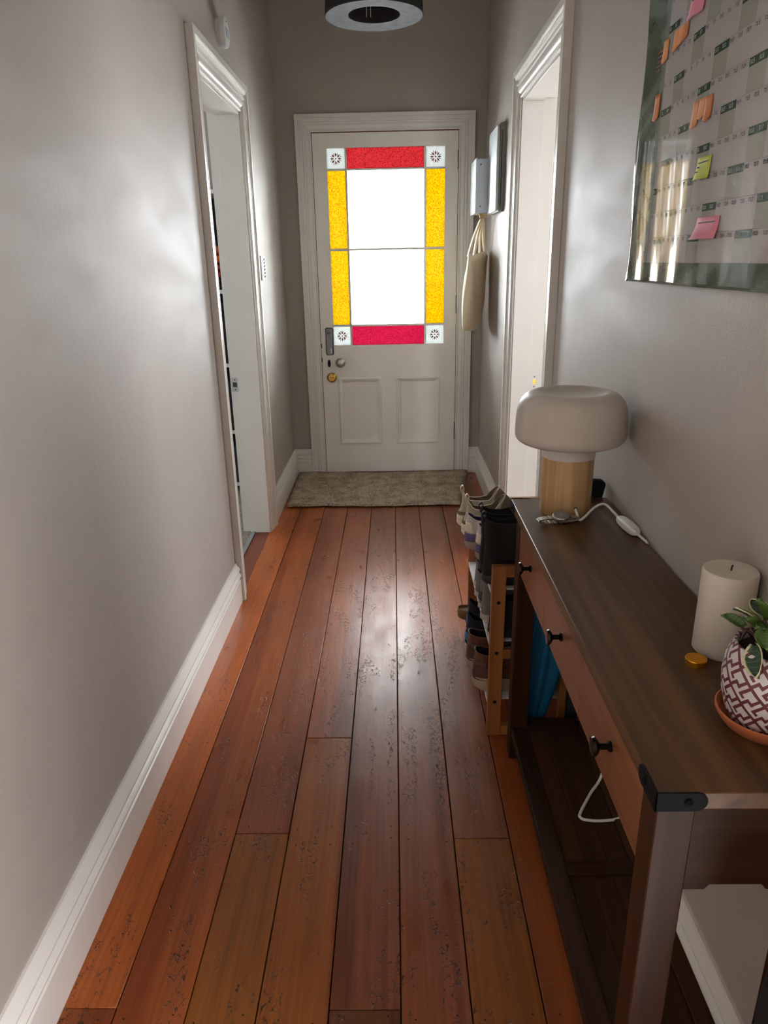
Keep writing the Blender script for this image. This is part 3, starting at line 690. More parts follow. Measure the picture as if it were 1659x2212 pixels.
# pen notes in the margin beside june and july
pen = MB()
for k in range(14):
    y0 = 1.694 - .009 * (k % 3) + random.uniform(-.002, .002); z0 = 1.752 - .008 * (k // 3)
    pen.add([psurf(y0, z0, .0008), psurf(y0 - .007, z0 - .001, .0008), psurf(y0 - .007, z0 - .0035, .0008), psurf(y0, z0 - .003, .0008)], [(0, 1, 2, 3)])
tag(pen.build('pen_notes', 'redink', planner, recalc=False), kind='stuff')
M['orange_paper'] = plain('orange_sticky_paper', (212, 142, 88), .7, var=.05); M['deep_orange'] = plain('deep_orange_sticky_paper', (192, 112, 52), .7, var=.05)
M['pink_paper'] = plain('pink_sticky_paper', (220, 140, 158), .7, var=.05); M['lime_paper'] = plain('lime_sticky_paper', (190, 200, 92), .7, var=.05)
def sticky(y0, y1, z0, z1, mat, label, curl=.006, lines=0, point=False):
    """y0 far edge, y1 near edge"""
    nu, nv = 5, 7; vv = []
    for j in range(nv):
        q = j / (nv - 1)
        for i in range(nu):
            u = i / (nu - 1); y = y0 + (y1 - y0) * u; z = z1 + (z0 - z1) * q
            if point and j >= nv - 2: z += (.006 if j == nv - 1 else .001) * abs(u - .5) * 2
            x, _, _ = psurf(y, z, .0012 + curl * q * q * (1 + .5 * math.sin(u * 5)))
            vv.append((x, y, z))
    ff = [(j * nu + i, j * nu + i + 1, (j + 1) * nu + i + 1, (j + 1) * nu + i) for j in range(nv - 1) for i in range(nu - 1)]
    o = MB().add(vv, ff).build('sticky_note', mat, smooth=60, solid=.0003)
    tag(o, label, 'sticky note', 'sticky notes on the year planner')
    if lines:
        w = MB()
        for k in range(lines):
            z = z1 - (z1 - z0) * (.22 + .2 * k); x, _, _ = psurf(y0, z, .0012 + curl * ((z1 - z) / (z1 - z0)) ** 2 * 1.7 + .0012)
            w.add([(x, y0 + (y1 - y0) * .12, z), (x, y0 + (y1 - y0) * (.85 if k == 0 else .3), z), (x, y0 + (y1 - y0) * (.85 if k == 0 else .3), z - .002), (x, y0 + (y1 - y0) * .12, z - .002)], [(0, 1, 2, 3)])
        w.build('handwriting', 'ink', o, recalc=False)
sticky(1.530, 1.460, 1.762, 1.815, 'pink_paper', 'pink sticky note at the very top of the planner', lines=2)
sticky(1.662, 1.634, 1.722, 1.764, 'orange_paper', 'single narrow orange tab nearest the planner margin, upper one', curl=.003, point=True)
sticky(1.607, 1.580, 1.729, 1.766, 'orange_paper', 'orange tab, first in the upper row of three by the dark cell', curl=.003, point=True)
sticky(1.581, 1.557, 1.733, 1.766, 'orange_paper', 'orange tab, middle one in the upper row of three', curl=.003, point=True)
sticky(1.558, 1.530, 1.736, 1.766, 'deep_orange', 'darker orange tab, last in the upper row of three', curl=.003, point=True)
sticky(1.684, 1.652, 1.622, 1.672, 'deep_orange', 'single deep orange tab on the planner margin, lower one', curl=.003, point=True)
sticky(1.455, 1.424, 1.573, 1.618, 'orange_paper', 'longest pale orange tab, first in the lower row of three', curl=.003, point=True)
sticky(1.424, 1.394, 1.583, 1.617, 'orange_paper', 'orange tab, middle one in the lower row of three', curl=.003, point=True)
sticky(1.396, 1.364, 1.575, 1.616, 'deep_orange', 'deep orange tab, last in the lower row of three', curl=.003, point=True)
sticky(1.400, 1.340, 1.485, 1.521, 'lime_paper', 'lime green sticky note with handwriting', lines=3)
sticky(1.370, 1.276, 1.386, 1.422, 'pink_paper', 'pink curling sticky note near the foot of the planner', curl=.012, lines=1)

# ------------------------------------------------------------------ console table
TZ = .765; TX0, TX1, TY0, TY1 = .303, .552, .682, 1.78
tbl = thing('console_table', 'dark brown wooden console table with three drawers and iron corner brackets', 'table', (.43, 1.23, 0))
def tb_(mb, name, mat, parent=None, **kw):
    return mb.xf(Matrix.Translation((-.43, -1.23, 0))).build(name, mat, parent or tbl, **kw)
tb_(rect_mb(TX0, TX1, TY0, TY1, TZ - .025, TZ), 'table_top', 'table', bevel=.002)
LX0, LX1, LYn, LYf = .316, .551, .708, 1.752
LW = .048
for x0 in (LX0, LX1 - LW):
    for y0 in (LYn, LYf - LW):
        bk_leg = x0 > .4
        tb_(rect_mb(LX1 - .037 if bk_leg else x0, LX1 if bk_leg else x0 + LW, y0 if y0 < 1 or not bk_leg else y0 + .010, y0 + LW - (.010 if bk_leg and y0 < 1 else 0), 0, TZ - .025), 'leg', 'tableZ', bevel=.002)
yy = [LYn + LW, 1.070, 1.388, LYf - LW]
for k in range(3):
    y0, y1 = yy[k] + .0015, yy[k + 1] - .0015
    d = tb_(rect_mb(.3175, .336, y0, y1, .592, .737), 'drawer', 'drawer', bevel=.0015)
    kc = (.3175, (.893, 1.222, 1.547)[k], .668)
    kn = MB().lathe([(.0085, 0), (.0085, -.003), (.005, -.006), (.005, -.017), (.012, -.021), (.0155, -.025), (.014, -.029), (.0, -.030)], 24, kc, 'X')
    tb_(kn, 'knob', 'knob', d, smooth=40)
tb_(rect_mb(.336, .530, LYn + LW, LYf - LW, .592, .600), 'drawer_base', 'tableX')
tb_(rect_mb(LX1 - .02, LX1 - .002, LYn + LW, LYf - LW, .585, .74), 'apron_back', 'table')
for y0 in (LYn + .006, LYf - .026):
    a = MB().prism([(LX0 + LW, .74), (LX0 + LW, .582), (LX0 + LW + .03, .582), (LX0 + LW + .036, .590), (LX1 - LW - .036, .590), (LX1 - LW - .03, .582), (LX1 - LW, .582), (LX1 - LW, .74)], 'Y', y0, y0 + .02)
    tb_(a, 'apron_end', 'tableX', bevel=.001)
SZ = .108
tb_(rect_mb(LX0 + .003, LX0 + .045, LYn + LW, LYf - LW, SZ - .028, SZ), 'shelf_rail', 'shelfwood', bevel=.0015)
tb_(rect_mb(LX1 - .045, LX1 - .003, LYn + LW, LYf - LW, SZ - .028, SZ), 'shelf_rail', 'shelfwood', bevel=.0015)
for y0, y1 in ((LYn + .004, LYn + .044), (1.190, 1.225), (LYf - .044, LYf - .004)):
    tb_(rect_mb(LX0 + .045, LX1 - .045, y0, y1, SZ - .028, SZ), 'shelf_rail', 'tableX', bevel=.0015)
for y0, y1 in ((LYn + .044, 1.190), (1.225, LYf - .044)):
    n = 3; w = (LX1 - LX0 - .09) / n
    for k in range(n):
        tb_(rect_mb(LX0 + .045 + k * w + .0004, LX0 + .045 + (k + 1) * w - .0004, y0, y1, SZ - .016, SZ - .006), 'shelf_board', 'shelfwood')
for sy, yc in ((1, TY0), (-1, TY1)):
    b0 = TX0 - .0015
    bk = MB()
    def arm(u0, u1, zc=TZ - .0125, h=.0135, n=8):
        return [(u0, zc - h), (u1 - h, zc - h)] + [(u1 - h + h * math.sin(PI * k / n), zc - h * math.cos(PI * k / n)) for k in range(1, n)] + [(u1 - h, zc + h), (u0, zc + h)]
    xarm = arm(0, .062)
    bk.prism([(TX0 - .0018 + u, z) for u, z in xarm], 'Y', yc - sy * .0018, yc + sy * .0006)
    bk.prism([(yc - sy * .0018 + sy * u, z) for u, z in xarm], 'X', TX0 - .0018, TX0 + .0006)
    bo_ = tb_(bk, 'corner_bracket', 'bracket', bevel=.0006)
    tb_(MB().lathe([(.005, 0), (.005, -.002 * sy), (.003, -.004 * sy), (0, -.0045 * sy)], 14, (TX0 + .037, yc - sy * .0018, TZ - .0125), 'Y'), 'bolt', 'bracket', bo_, smooth=40)
    tb_(MB().lathe([(.005, 0), (.005, -.002), (.003, -.004), (0, -.0045)], 14, (TX0 - .0018, yc + sy * .037, TZ - .0125), 'X'), 'bolt', 'bracket', bo_, smooth=40)

# ------------------------------------------------------------------ lamp on the table
lp = thing('table_lamp', 'mushroom table lamp with white shade and pale pine cylinder base', 'lamp', (.4205, 1.680, TZ))
MB().lathe([(.060, .0), (.0615, .002), (.0615, .143), (.060, .144)], 64).build('wooden_base', 'pine', lp, smooth=40)
MB().lathe([(.0635, .142), (.0635, .176), (.062, .180)], 64).build('neck', 'lampneck', lp, smooth=40)
sh = [(.055, .176), (.106, .177), (.121, .181), (.1290, .191), (.1305, .206), (.1290, .244), (.1255, .264), (.1170, .282), (.1030, .294), (.0880, .2985), (.0780, .2975), (.066, .293), (.040, .289), (.0, .2875)]
prof = smooth_path([(r, 0, h) for r, h in sh], 4)
MB().lathe([(p_.x, p_.z) for p_ in prof], 72).build('shade', 'lampshade', lp, smooth=60)
MB().lathe([(.0045, 0), (.0045, -.0015)], 14, (.0105, -.0605, .026), 'Y').build('cord_hole', 'darkplastic', lp)
lc = thing('lamp_cord', 'white lamp cord with inline switch trailing over the table back', 'cord', (.4310, 1.618, TZ))
O_ = Vector((.4310, 1.618, TZ))
pts = [Vector((.431, 1.6215, .791)), Vector((.432, 1.610, .785)), Vector((.436, 1.598, .7705)), Vector((.452, 1.606, .7755)), Vector((.480, 1.632, .789)), Vector((.506, 1.642, .794)), Vector((.522, 1.622, .782)), Vector((.530, 1.598, .774))]
MB().tube([p_ - O_ for p_ in smooth_path(pts, 8)], .0033, 10).build('cable', 'cord', lc, smooth=60)
pts = [Vector((.540, 1.492, .7735)), Vector((.546, 1.470, .770)), Vector((.5520, 1.458, .760)), Vector((.5525, 1.452, .70)), Vector((.5525, 1.450, .30)), Vector((.551, 1.455, .20))]
MB().tube([p_ - O_ for p_ in smooth_path(pts, 6)], .003, 8).build('cable', 'cord', lc, smooth=60)
a, b = Vector((.5305, 1.598, .7745)), Vector((.5395, 1.492, .7745)); dr = (b - a); L_ = dr.length
sw = MB(); ringz = []
for q, s in ((0, .45), (.06, .8), (.2, 1), (.5, 1.08), (.8, 1), (.94, .8), (1, .45)):
    ringz.append([(s * .0125 * math.copysign(abs(math.cos(t)) ** .5, math.cos(t)), q * L_, s * .0095 * math.copysign(abs(math.sin(t)) ** .5, math.sin(t))) for t in [2 * PI * k / 20 for k in range(20)]])
sw.loft(ringz); ang = math.atan2(-dr.x, dr.y)
sw.xf(Matrix.Translation(a - O_) @ Matrix.Rotation(ang, 4, 'Z'))
so = sw.build('inline_switch', 'cord', lc, smooth=50)
MB().box(-.005, .005, L_ * .42, L_ * .58, .008, .0115).xf(Matrix.Translation(a - O_) @ Matrix.Rotation(ang, 4, 'Z')).build('slider', 'cord', so, bevel=.001)
# the cord shows again in a loop on the lower shelf
cl = thing('cord_loop', 'white cord lying in a loop on the lower shelf', 'cord', (.43, 1.36, SZ - .006))
pts = [(.530, 1.500, .20), (.515, 1.487, .03), (.470, 1.43, .010), (.432, 1.372, .006), (.428, 1.356, .005), (.440, 1.348, .005), (.476, 1.345, .005), (.520, 1.354, .005), (.532, 1.362, .03), (.532, 1.40, .14)]
MB().tube([Vector(p_) - Vector((.43, 1.36, 0)) for p_ in smooth_path(pts, 8)], .0036, 10).build('cable', 'cord', cl, smooth=60)

# ------------------------------------------------------------------ watch
wt = thing('wristwatch', 'silver steel wristwatch lying in front of the lamp base', 'watch', (.385, 1.592, TZ), math.radians(8))
def watch():
    case = MB().lathe([(.010, .0), (.0175, .001), (.0195, .004), (.0195, .0075), (.0175, .0095)], 32)
    case.xf(Matrix.Translation((.006, 0, .0125)) @ Matrix.Rotation(math.radians(-7), 4, 'Y') @ Matrix.Rotation(math.radians(12), 4, 'X'))
    c = case.build('case', 'steel', wt, smooth=30)
    R_ = Matrix.Translation((.006, 0, .0125)) @ Matrix.Rotation(math.radians(-7), 4, 'Y') @ Matrix.Rotation(math.radians(12), 4, 'X')
    MB().lathe([(.0175, .0093), (.0170, .0115), (.0150, .0118), (.0150, .010)], 32, cap=False).xf(R_).build('bezel', 'steel', c, smooth=30)
    MB().lathe([(.0150, .0100), (.0145, .0112), (0, .0114)], 32).xf(R_).build('crystal', 'greyplastic', c, smooth=40)
    MB().lathe([(.003, .018), (.003, .0235)], 12, (0, 0, .0055), 'Y').xf(R_ @ Matrix.Rotation(PI, 4, 'Z')).build('crown', 'steel', c, smooth=40)
    lk = 0
    path = []
    for k in range(26):
        a_ = 2 * PI * k / 26; x = -.001 + .047 * math.copysign(abs(math.cos(a_)) ** .9, math.cos(a_)); z = .0100 + .0062 * math.sin(a_)
        if math.sin(a_) > .2 and -.016 < x < .028: continue
        path.append((x, z, a_))
    for x, z, a_ in path:
        tx, tz = -.047 * math.sin(a_), .0062 * math.cos(a_); an = math.atan2(tz, tx)
        for yy_, w in ((-.0062, .0052), (0, .0058), (.0062, .0052)):
            MB().box(-.0042, .0042, yy_ - w / 2, yy_ + w / 2, -.0017, .0017).xf(Matrix.Translation((x, 0, z)) @ Matrix.Rotation(-an, 4, 'Y')).build('bracelet_link', 'steel', wt, bevel=.0006, seg=1)
watch()

# ------------------------------------------------------------------ candle, gold tin, plant
cd = thing('pillar_candle', 'thick ivory pillar candle behind the plant pot', 'candle', (.5125, 1.005, TZ))
MB().lathe([(.038, 0), (.0405, .003), (.0405, .136), (.039, .140), (.030, .1405), (.012, .1385), (0, .138)], 56).build('wax', 'wax', cd, smooth=40)
MB().tube([(0, 0, .137), (.0005, 0, .143), (.002, .001, .147)], .0012, 6).build('wick', 'soil', cd)
gt = thing('gold_tin', 'small round gold foil tin beside the candle', 'tin', (.4595, .964, TZ))
MB().lathe([(.0150, 0), (.0152, .004), (.0140, .0045)], 40).build('tin_base', 'gold', gt, smooth=30)
MB().lathe([(.0140, .0040), (.0160, .0048), (.0162, .0092), (.0155, .0104), (.0, .0104)], 40).build('tin_lid', 'gold', gt, smooth=30)

def pot_mat():
    m_, nt, b = new_mat('maroon_and_white_key_pattern')
    uv = node(nt, 'ShaderNodeUVMap', uv_map='UVMap')
    sp_ = node(nt, 'ShaderNodeSeparateXYZ'); link(nt, uv.outputs[0], sp_.inputs[0])
    # sheared lattice of interlocking T keys: cell coordinates a (along the slant), c (across)
    u, v = sp_.outputs[0], sp_.outputs[1]
    a_ = math_(nt, 'ADD', u, math_(nt, 'MULTIPLY', v, 1.0)); c_ = math_(nt, 'SUBTRACT', u, math_(nt, 'MULTIPLY', v, 1.0))
    fa = math_(nt, 'FRACT', a_); row = math_(nt, 'FLOOR', a_)
    c2 = math_(nt, 'ADD', c_, math_(nt, 'MULTIPLY', row, .5)); fc = math_(nt, 'FRACT', c2)
    def band(x, lo, hi): return math_(nt, 'MULTIPLY', math_(nt, 'GREATER_THAN', x, lo), math_(nt, 'LESS_THAN', x, hi))
    def rect(l1, h1, l2, h2): return math_(nt, 'MULTIPLY', band(fa, l1, h1), band(fc, l2, h2))
    k = rect(0.0, .16, 0, 1)
    for r_ in ((.0, .62, .0, .16), (.46, .62, .0, .42), (.32, 1.0, .56, .72), (.32, .48, .56, .90), (.78, 1.0, .25, .40), (.62, .78, .25, .40)):
        k = math_(nt, 'MAXIMUM', k, rect(*r_))
    c = mixc(nt, k, lin((206, 202, 200)), lin((98, 40, 50)))
    c = mixc(nt, math_(nt, 'MULTIPLY', noise(nt, coords(nt), 120, 3), .18), c, lin((120, 90, 88)))
    link(nt, c, b.inputs['Base Color']); b.inputs['Roughness'].default_value = .45
    bump(nt, b, k, .1, .0006)
    return m_
M['pot'] = pot_mat()
plc = (.489, .812)
ss = thing('plant_saucer', 'terracotta saucer under the patterned pot', 'saucer', (*plc, TZ))
MB().lathe([(.046, 0), (.050, .001), (.057, .010), (.062, .018), (.0625, .022), (.0605, .0235), (.058, .021), (.053, .010), (.046, .006), (0, .006)], 56).build('dish', 'terracotta', ss, smooth=40)
pt = thing('potted_plant', 'variegated leafy plant in maroon and white key patterned pot', 'plant', (*plc, TZ + .006))
prof = [(.040, .0), (.046, .004), (.052, .020), (.0580, .042), (.0605, .066), (.0580, .092), (.0520, .108), (.0500, .114), (.0475, .114), (.0475, .100)]
sg_ = 72; pm = MB(); pm.lathe(prof, sg_, cap=False); pm.add([(0, 0, .0)] + [(.040 * math.cos(2 * PI * k / sg_), .040 * math.sin(2 * PI * k / sg_), 0) for k in range(sg_)], [(0, 1 + (k + 1) % sg_, 1 + k) for k in range(sg_)])
po_ = pm.build('pot', 'pot', pt, smooth=50)
uvl = po_.data.uv_layers.new(name='UVMap')
for p_ in po_.data.polygons:
    ang_ = []
    for li in p_.loop_indices:
        co = po_.data.vertices[po_.data.loops[li].vertex_index].co; ang_.append(math.atan2(co.y, co.x) % (2 * PI))
    if max(ang_) - min(ang_) > PI: ang_ = [x if x > PI else x + 2 * PI for x in ang_]
    for li, an in zip(p_.loop_indices, ang_):
        co = po_.data.vertices[po_.data.loops[li].vertex_index].co
        uvl.data[li].uv = (an / (2 * PI) * 10, co.z / .0375 )
MB().lathe([(.0474, .100), (.02, .103), (0, .102)], 40, cap=False).build('soil', 'soil', pt, smooth=60)
def leaf_mat(name, mid, edge, amount):
    m_, nt, b = new_mat(name)
    uv = node(nt, 'ShaderNodeUVMap', uv_map='UVMap'); s_ = node(nt, 'ShaderNodeSeparateXYZ'); link(nt, uv.outputs[0], s_.inputs[0])
    d = math_(nt, 'ADD', s_.outputs[0], math_(nt, 'MULTIPLY', noise(nt, coords(nt), 90, 3), .35))
    col = ramp(nt, d, [(amount - .06, lin(mid)), (amount + .06, lin(edge))])
    vein = math_(nt, 'SINE', math_(nt, 'MULTIPLY', s_.outputs[1], 40))
    col = mixc(nt, math_(nt, 'MULTIPLY', math_(nt, 'GREATER_THAN', vein, .75), .25), col, lin((120, 140, 96)))
    link(nt, col, b.inputs['Base Color']); b.inputs['Roughness'].default_value = .32
    return m_
M['leaf_a'] = leaf_mat('dark_leaf_cream_edge', (44, 66, 50), (206, 204, 160), .98)
M['leaf_b'] = leaf_mat('bright_green_leaf', (70, 98, 36), (110, 130, 62), 1.12)
def leaf(base, tip, w, mat, cup=.006, roll=0.0):
    base, tip = Vector(base), Vector(tip); ax = tip - base; L = ax.length; t = ax.normalized()
    sd = t.cross(Vector((0, 0, 1))); sd = sd.normalized() if sd.length > .1 else Vector((1, 0, 0)); nrm = sd.cross(t)
    sd = (Matrix.Rotation(roll, 3, t) @ sd); nrm = sd.cross(t)
    nu, nv = 9, 11; vv = []; uvs = []
    for j in range(nv):
        q = j / (nv - 1); hw = w * math.sin(PI * min(1, q * .97 + .03)) ** .6 * (1 - .15 * q)
        for i in range(nu):
            s_ = (i / (nu - 1)) * 2 - 1
            vv.append(base + t * L * q + sd * hw * s_ + nrm * (cup * (s_ * s_) - .010 * q * q + .003)); uvs.append((abs(s_), q))
    ff = [(j * nu + i, j * nu + i + 1, (j + 1) * nu + i + 1, (j + 1) * nu + i) for j in range(nv - 1) for i in range(nu - 1)]
    o = MB().add(vv, ff).build('leaf', mat, pt, smooth=80, solid=.0008, recalc=False)
    ul = o.data.uv_layers.new(name='UVMap')
    for lp_ in o.data.loops: ul.data[lp_.index].uv = uvs[lp_.vertex_index]
LV = [((-.034, -.016, .122), (-.050, -.048, .098), .017, 'leaf_a', .9), ((-.040, .020, .128), (-.062, .026, .146), .009, 'leaf_b', -.6), ((-.026, -.012, .140), (-.034, -.034, .130), .013, 'leaf_b', .3),
      ((-.018, .014, .142), (-.026, .012, .176), .012, 'leaf_b', 0), ((-.030, .006, .134), (-.046, -.002, .158), .011, 'leaf_b', .5), ((-.004, -.012, .140), (-.008, -.030, .166), .014, 'leaf_b', -.4),
      ((.010, -.008, .142), (.018, -.028, .172), .015, 'leaf_a', .4), ((.014, .020, .142), (.026, .030, .172), .014, 'leaf_b', .2), ((-.010, .026, .140), (-.018, .046, .158), .013, 'leaf_a', -.3),
      ((.026, .0, .136), (.048, -.006, .148), .014, 'leaf_b', 0), ((.004, .004, .150), (.002, .004, .182), .012, 'leaf_b', .8), ((-.012, -.026, .126), (-.020, -.050, .118), .012, 'leaf_b', .2), ((.020, -.026, .130), (.030, -.050, .128), .014, 'leaf_a', 0), ((-.006, -.020, .136), (-.016, -.036, .150), .013, 'leaf_b', .6), ((.002, -.030, .132), (.006, -.052, .146), .013, 'leaf_b', -.5), ((-.020, .0, .132), (-.034, -.008, .148), .012, 'leaf_b', -.2), ((.012, -.018, .136), (.016, -.040, .158), .013, 'leaf_b', .1), ((-.024, .026, .134), (-.040, .040, .150), .011, 'leaf_a', .3)]
for b0, t0, w, mt_, rl in LV:
    leaf(b0, t0, w, mt_, roll=rl)
    r0 = Vector((b0[0] * .35, b0[1] * .35, .102))
    MB().tube(smooth_path([r0, (r0 + Vector(b0)) / 2 + Vector((0, 0, .008)), Vector(b0)], 4), .0014, 6).build('stem', 'stem', pt, smooth=60)

# ------------------------------------------------------------------ shoe rack
RX0, RX1, RY0_, RY1_ = .266, .516, 1.812, 2.432
rk = thing('shoe_rack', 'beech and white three-tier shoe rack beyond the console table', 'shoe rack', (.39, 2.14, 0))
def rb(mb, name, mat, parent=None, **kw): return mb.xf(Matrix.Translation((-.39, -2.14, 0))).build(name, mat, parent or rk, **kw)
SHZ = (.478, .312, .116)
for y0 in (RY0_, RY1_ - .022):
    for x0 in (RX0, RX1 - .040):
        ps = rb(rect_mb(x0, x0 + .040, y0, y0 + .022, 0, .555), 'post', 'beech', bevel=.002)
        if y0 == RY0_ and x0 == RX0:
            for z in (.445, .283, .118): rb(MB().lathe([(.0055, 0), (.0055, -.0015), (.003, -.0015), (.003, 0)], 14, (x0 + .020, y0, z), 'Y'), 'screw', 'steeldark', ps)
    for z0, z1 in ((.522, .555), (.262, .293), (.0, .032)):
        rb(rect_mb(RX0 + .040, RX1 - .040, y0 + .001, y0 + .021, z0, z1), 'cross_rail', 'beechX', bevel=.0015)
for z in SHZ:
    sh_ = MB().box(RX0 - .001, RX1 + .001, RY0_ + .022, RY1_ - .022, z - .003, z)
    sh_.box(RX0 - .001, RX0 + .002, RY0_ + .022, RY1_ - .022, z - .012, z - .003).box(RX1 - .002, RX1 + .001, RY0_ + .022, RY1_ - .022, z - .012, z - .003)
    rb(sh_, 'shelf', 'shelfwhite')
    rb(MB().prism([(RX0 + .03 + .007 * math.cos(2 * PI * k / 16), 2.37 + .02 * math.sin(2 * PI * k / 16)) for k in range(16)], 'Z', z + .0002, z + .0006), 'slot', 'dark')

# ------------------------------------------------------------------ shoes
HALF = [(0, .0), (.012, .30), (.04, .50), (.10, .63), (.20, .68), (.33, .70), (.46, .76), (.58, .90), (.70, 1.0), (.80, .98), (.89, .82), (.955, .55), (.988, .28), (1.0, 0.0)]
def outline(n=56):
    """closed footprint: list of (t along 0..1, s across -1..1), starting at the heel"""
    side = [(t, w) for t, w in HALF]
    pts = side + [(t, -w) for t, w in side[-2:0:-1]]
    out = smooth_path([(t, w, 0) for t, w in pts + [pts[0]]], 3)
    return [(p_.x, p_.y) for p_ in out[:-1]]
OUT = outline()
class Upper:
    """rings of a shoe upper: each (z, toe limit 0..1, width factor, heel inset)"""
    def __init__(s, L, W, rings, tab=.02, tongue=.02, dip=.006): s.L, s.W, s.r, s.tab, s.tongue, s.dip = L, W / 2, rings, tab, tongue, dip
    def ring(s, q):
        q = max(0, min(len(s.r) - 1.0001, q)); i = int(q); f = q - i
        a, b = s.r[i], s.r[i + 1]; return [a[k] + (b[k] - a[k]) * f for k in range(4)]
    def pt(s, j, q, off=0.0):
        t, w = OUT[j % len(OUT)]; z, fr, wf, hi = s.ring(q)
        x = hi + t * (fr - hi); top = max(0, (q - (len(s.r) - 2.2)) / 1.2) ** 1.5
        z2 = z + top * (s.tab * max(0, 1 - t * 5) ** 1.5 + s.tongue * max(0, (t - .72) / .28) - s.dip * math.sin(min(1, max(0, t - .08) / .7) * PI))
        p_ = Vector((x * s.L, w * wf * s.W, z2))
        if off:
            c = Vector((s.L * (hi + .45 * (fr - hi)), 0, z2)); d = p_ - c; d.z = 0
            if d.length > 1e-6: p_ += d.normalized() * off
        return p_
    def surface(s, q0, q1, steps, off=0.0): return [[s.pt(j, q0 + (q1 - q0) * k / steps, off) for j in range(len(OUT))] for k in range(steps + 1)]
    def patch(s, tmax, q0, q1, off=.0015, steps=5, tmin=None):
        n = len(OUT); ids = [j for j in range(-n // 2, n // 2) if OUT[j % n][0] <= tmax]
        return [[s.pt(j, q0 + (q1 - q0) * k / steps, off) for j in ids] for k in range(steps + 1)]
SNEAK = [(.026, 1.0, 1.0, .0), (.040, 1.0, 1.0, .0), (.054, .95, .93, .004), (.068, .84, .84, .008), (.080, .72, .77, .012), (.092, .63, .72, .016), (.104, .57, .70, .018)]
LOW = [(.022, 1.0, 1.0, .0), (.036, .99, .98, .0), (.050, .92, .90, .004), (.062, .78, .80, .008), (.072, .66, .74, .012), (.082, .60, .70, .014)]
SOCK = [(.030, 1.0, 1.0, .0), (.042, .99, .98, .0), (.055, .92, .88, .012), (.067, .78, .78, .028), (.080, .64, .70, .042), (.092, .56, .66, .052), (.104, .52, .66, .054)]
BOOT = [(.026, 1.0, 1.0, .0), (.042, 1.0, 1.0, .0), (.060, .94, .92, .0), (.078, .82, .82, .006), (.096, .66, .76, .012), (.112, .55, .76, .016), (.138, .52, .80, .014), (.168, .53, .86, .006), (.194, .54, .90, .0)]
MID = [(.030, 1.0, 1.0, .0), (.044, 1.0, 1.0, .0), (.060, .94, .92, .004), (.076, .82, .82, .008), (.092, .68, .76, .012), (.108, .58, .74, .014), (.124, .54, .76, .012)]
def shoe(name, label, loc, rz, L, W, rings, upper, sole, lining, soleh=.026, heel=None, stripe=None, tab=None, lace=None, tabh=.02, tongue=.02, band=None, group='shoes on the rack', tilt=0, solekick=.008):
    r = thing(name, label, 'shoe', loc, rz, group); r.rotation_euler = (0, tilt, rz)
    U = Upper(L, W, rings, tabh, tongue)
    n = len(OUT)
    # sole
    so_r = []
    for z, e in ((0.0, -.006), (.004, -.001), (soleh * .5, .003), (soleh + .004, .0025), (soleh + .004, -.004)):
        ring = []
        for t, w in OUT:
            kick = solekick * max(0, (t - .78) / .22) ** 2 + (.006 * max(0, 1 - t / .10) if z < .006 else 0)
            x = t * L; y = w * W / 2; d = Vector((t - .5, w * .35, 0)); d = d.normalized() if d.length > 0 else d
            ring.append((x + d.x * e, y + d.y * e, z + (kick if z < soleh * .8 else kick * .4)))
        so_r.append(ring)
    MB().loft(so_r).build('sole', sole, r, smooth=50)
    k = len(rings) - 1
    srf = U.surface(0, k - .0002, k * 3)
    MB().loft(srf, cap=False).build('upper', upper, r, smooth=70)
    inner = [U.pt(j, k - .0002, -.0035) for j in range(n)]; deep = [U.pt(j, max(0, k * .45), -.007) for j in range(n)]; fl = [Vector((L * .02 + (v.x - L * .02) * .98, v.y * .95, rings[0][0] + .004)) for v in deep]
    MB().loft([srf[-1], inner, deep, fl], cap=False).add(fl, [tuple(range(n))]).build('lining', lining, r, smooth=50)
    if heel: MB().loft(U.patch(heel[1], heel[2], heel[3], .0022), cap=False, closed=False).build('heel_counter', heel[0], r, smooth=60, solid=.0015)
    if stripe: MB().loft(U.patch(stripe[1], stripe[2], stripe[3], .0030), cap=False, closed=False).build('heel_panel', stripe[0], r, smooth=60, solid=.0015)
    if band: MB().loft(U.patch(band[1], band[2], band[3], .0026), cap=False, closed=False).build('strap_band', band[0], r, smooth=60, solid=.0015)
    top = U.pt(0, k - .0002)
    if tab:
        pp = [top + Vector((.004, 0, -.020)), top + Vector((-.004, 0, -.004)), top + Vector((-.005, 0, .008)), top + Vector((.001, 0, .014)), top + Vector((.006, 0, .006)), top + Vector((.006, 0, -.012))]
        pp = smooth_path(pp, 4)
        MB().loft([[p_ + Vector((0, -.007, 0)) for p_ in pp], [p_ + Vector((0, .007, 0)) for p_ in pp]], cap=False, closed=False).build('pull_tab', tab, r, smooth=60, solid=.002)
    rim = [U.pt(j, k - .0002) for j in range(n)]
    MB().tube(rim + [rim[0]], .0018, 6, cap=False).build('collar_edge', (tab or upper) if name != 'purple_sneaker' else upper, r, smooth=60)
    if lace:
        for q in range(4):
            f = .42 + .09 * q; idx = [j for j in range(n) if OUT[j][1] >= 0]
            zq = k - 1.0 - q * .75
            j1 = min(idx, key=lambda j: abs(U.pt(j, zq).x - f * L - .02)); 
            p1 = U.pt(j1, zq, .002); p2 = Vector((p1.x + .008, -p1.y, p1.z)); mid = (p1 + p2) / 2 + Vector((.0, 0, .014))
            MB().tube(smooth_path([p1, mid, p2], 5), .0022, 6).build('lace', lace, r, smooth=60)
    return r
M['beige'] = plain('beige_knit', (176, 166, 146), .85, var=.06, vscale=90, bmp=.4, bscale=500); M['beigesole'] = plain('cream_midsole', (214, 202, 178), .6, var=.06)
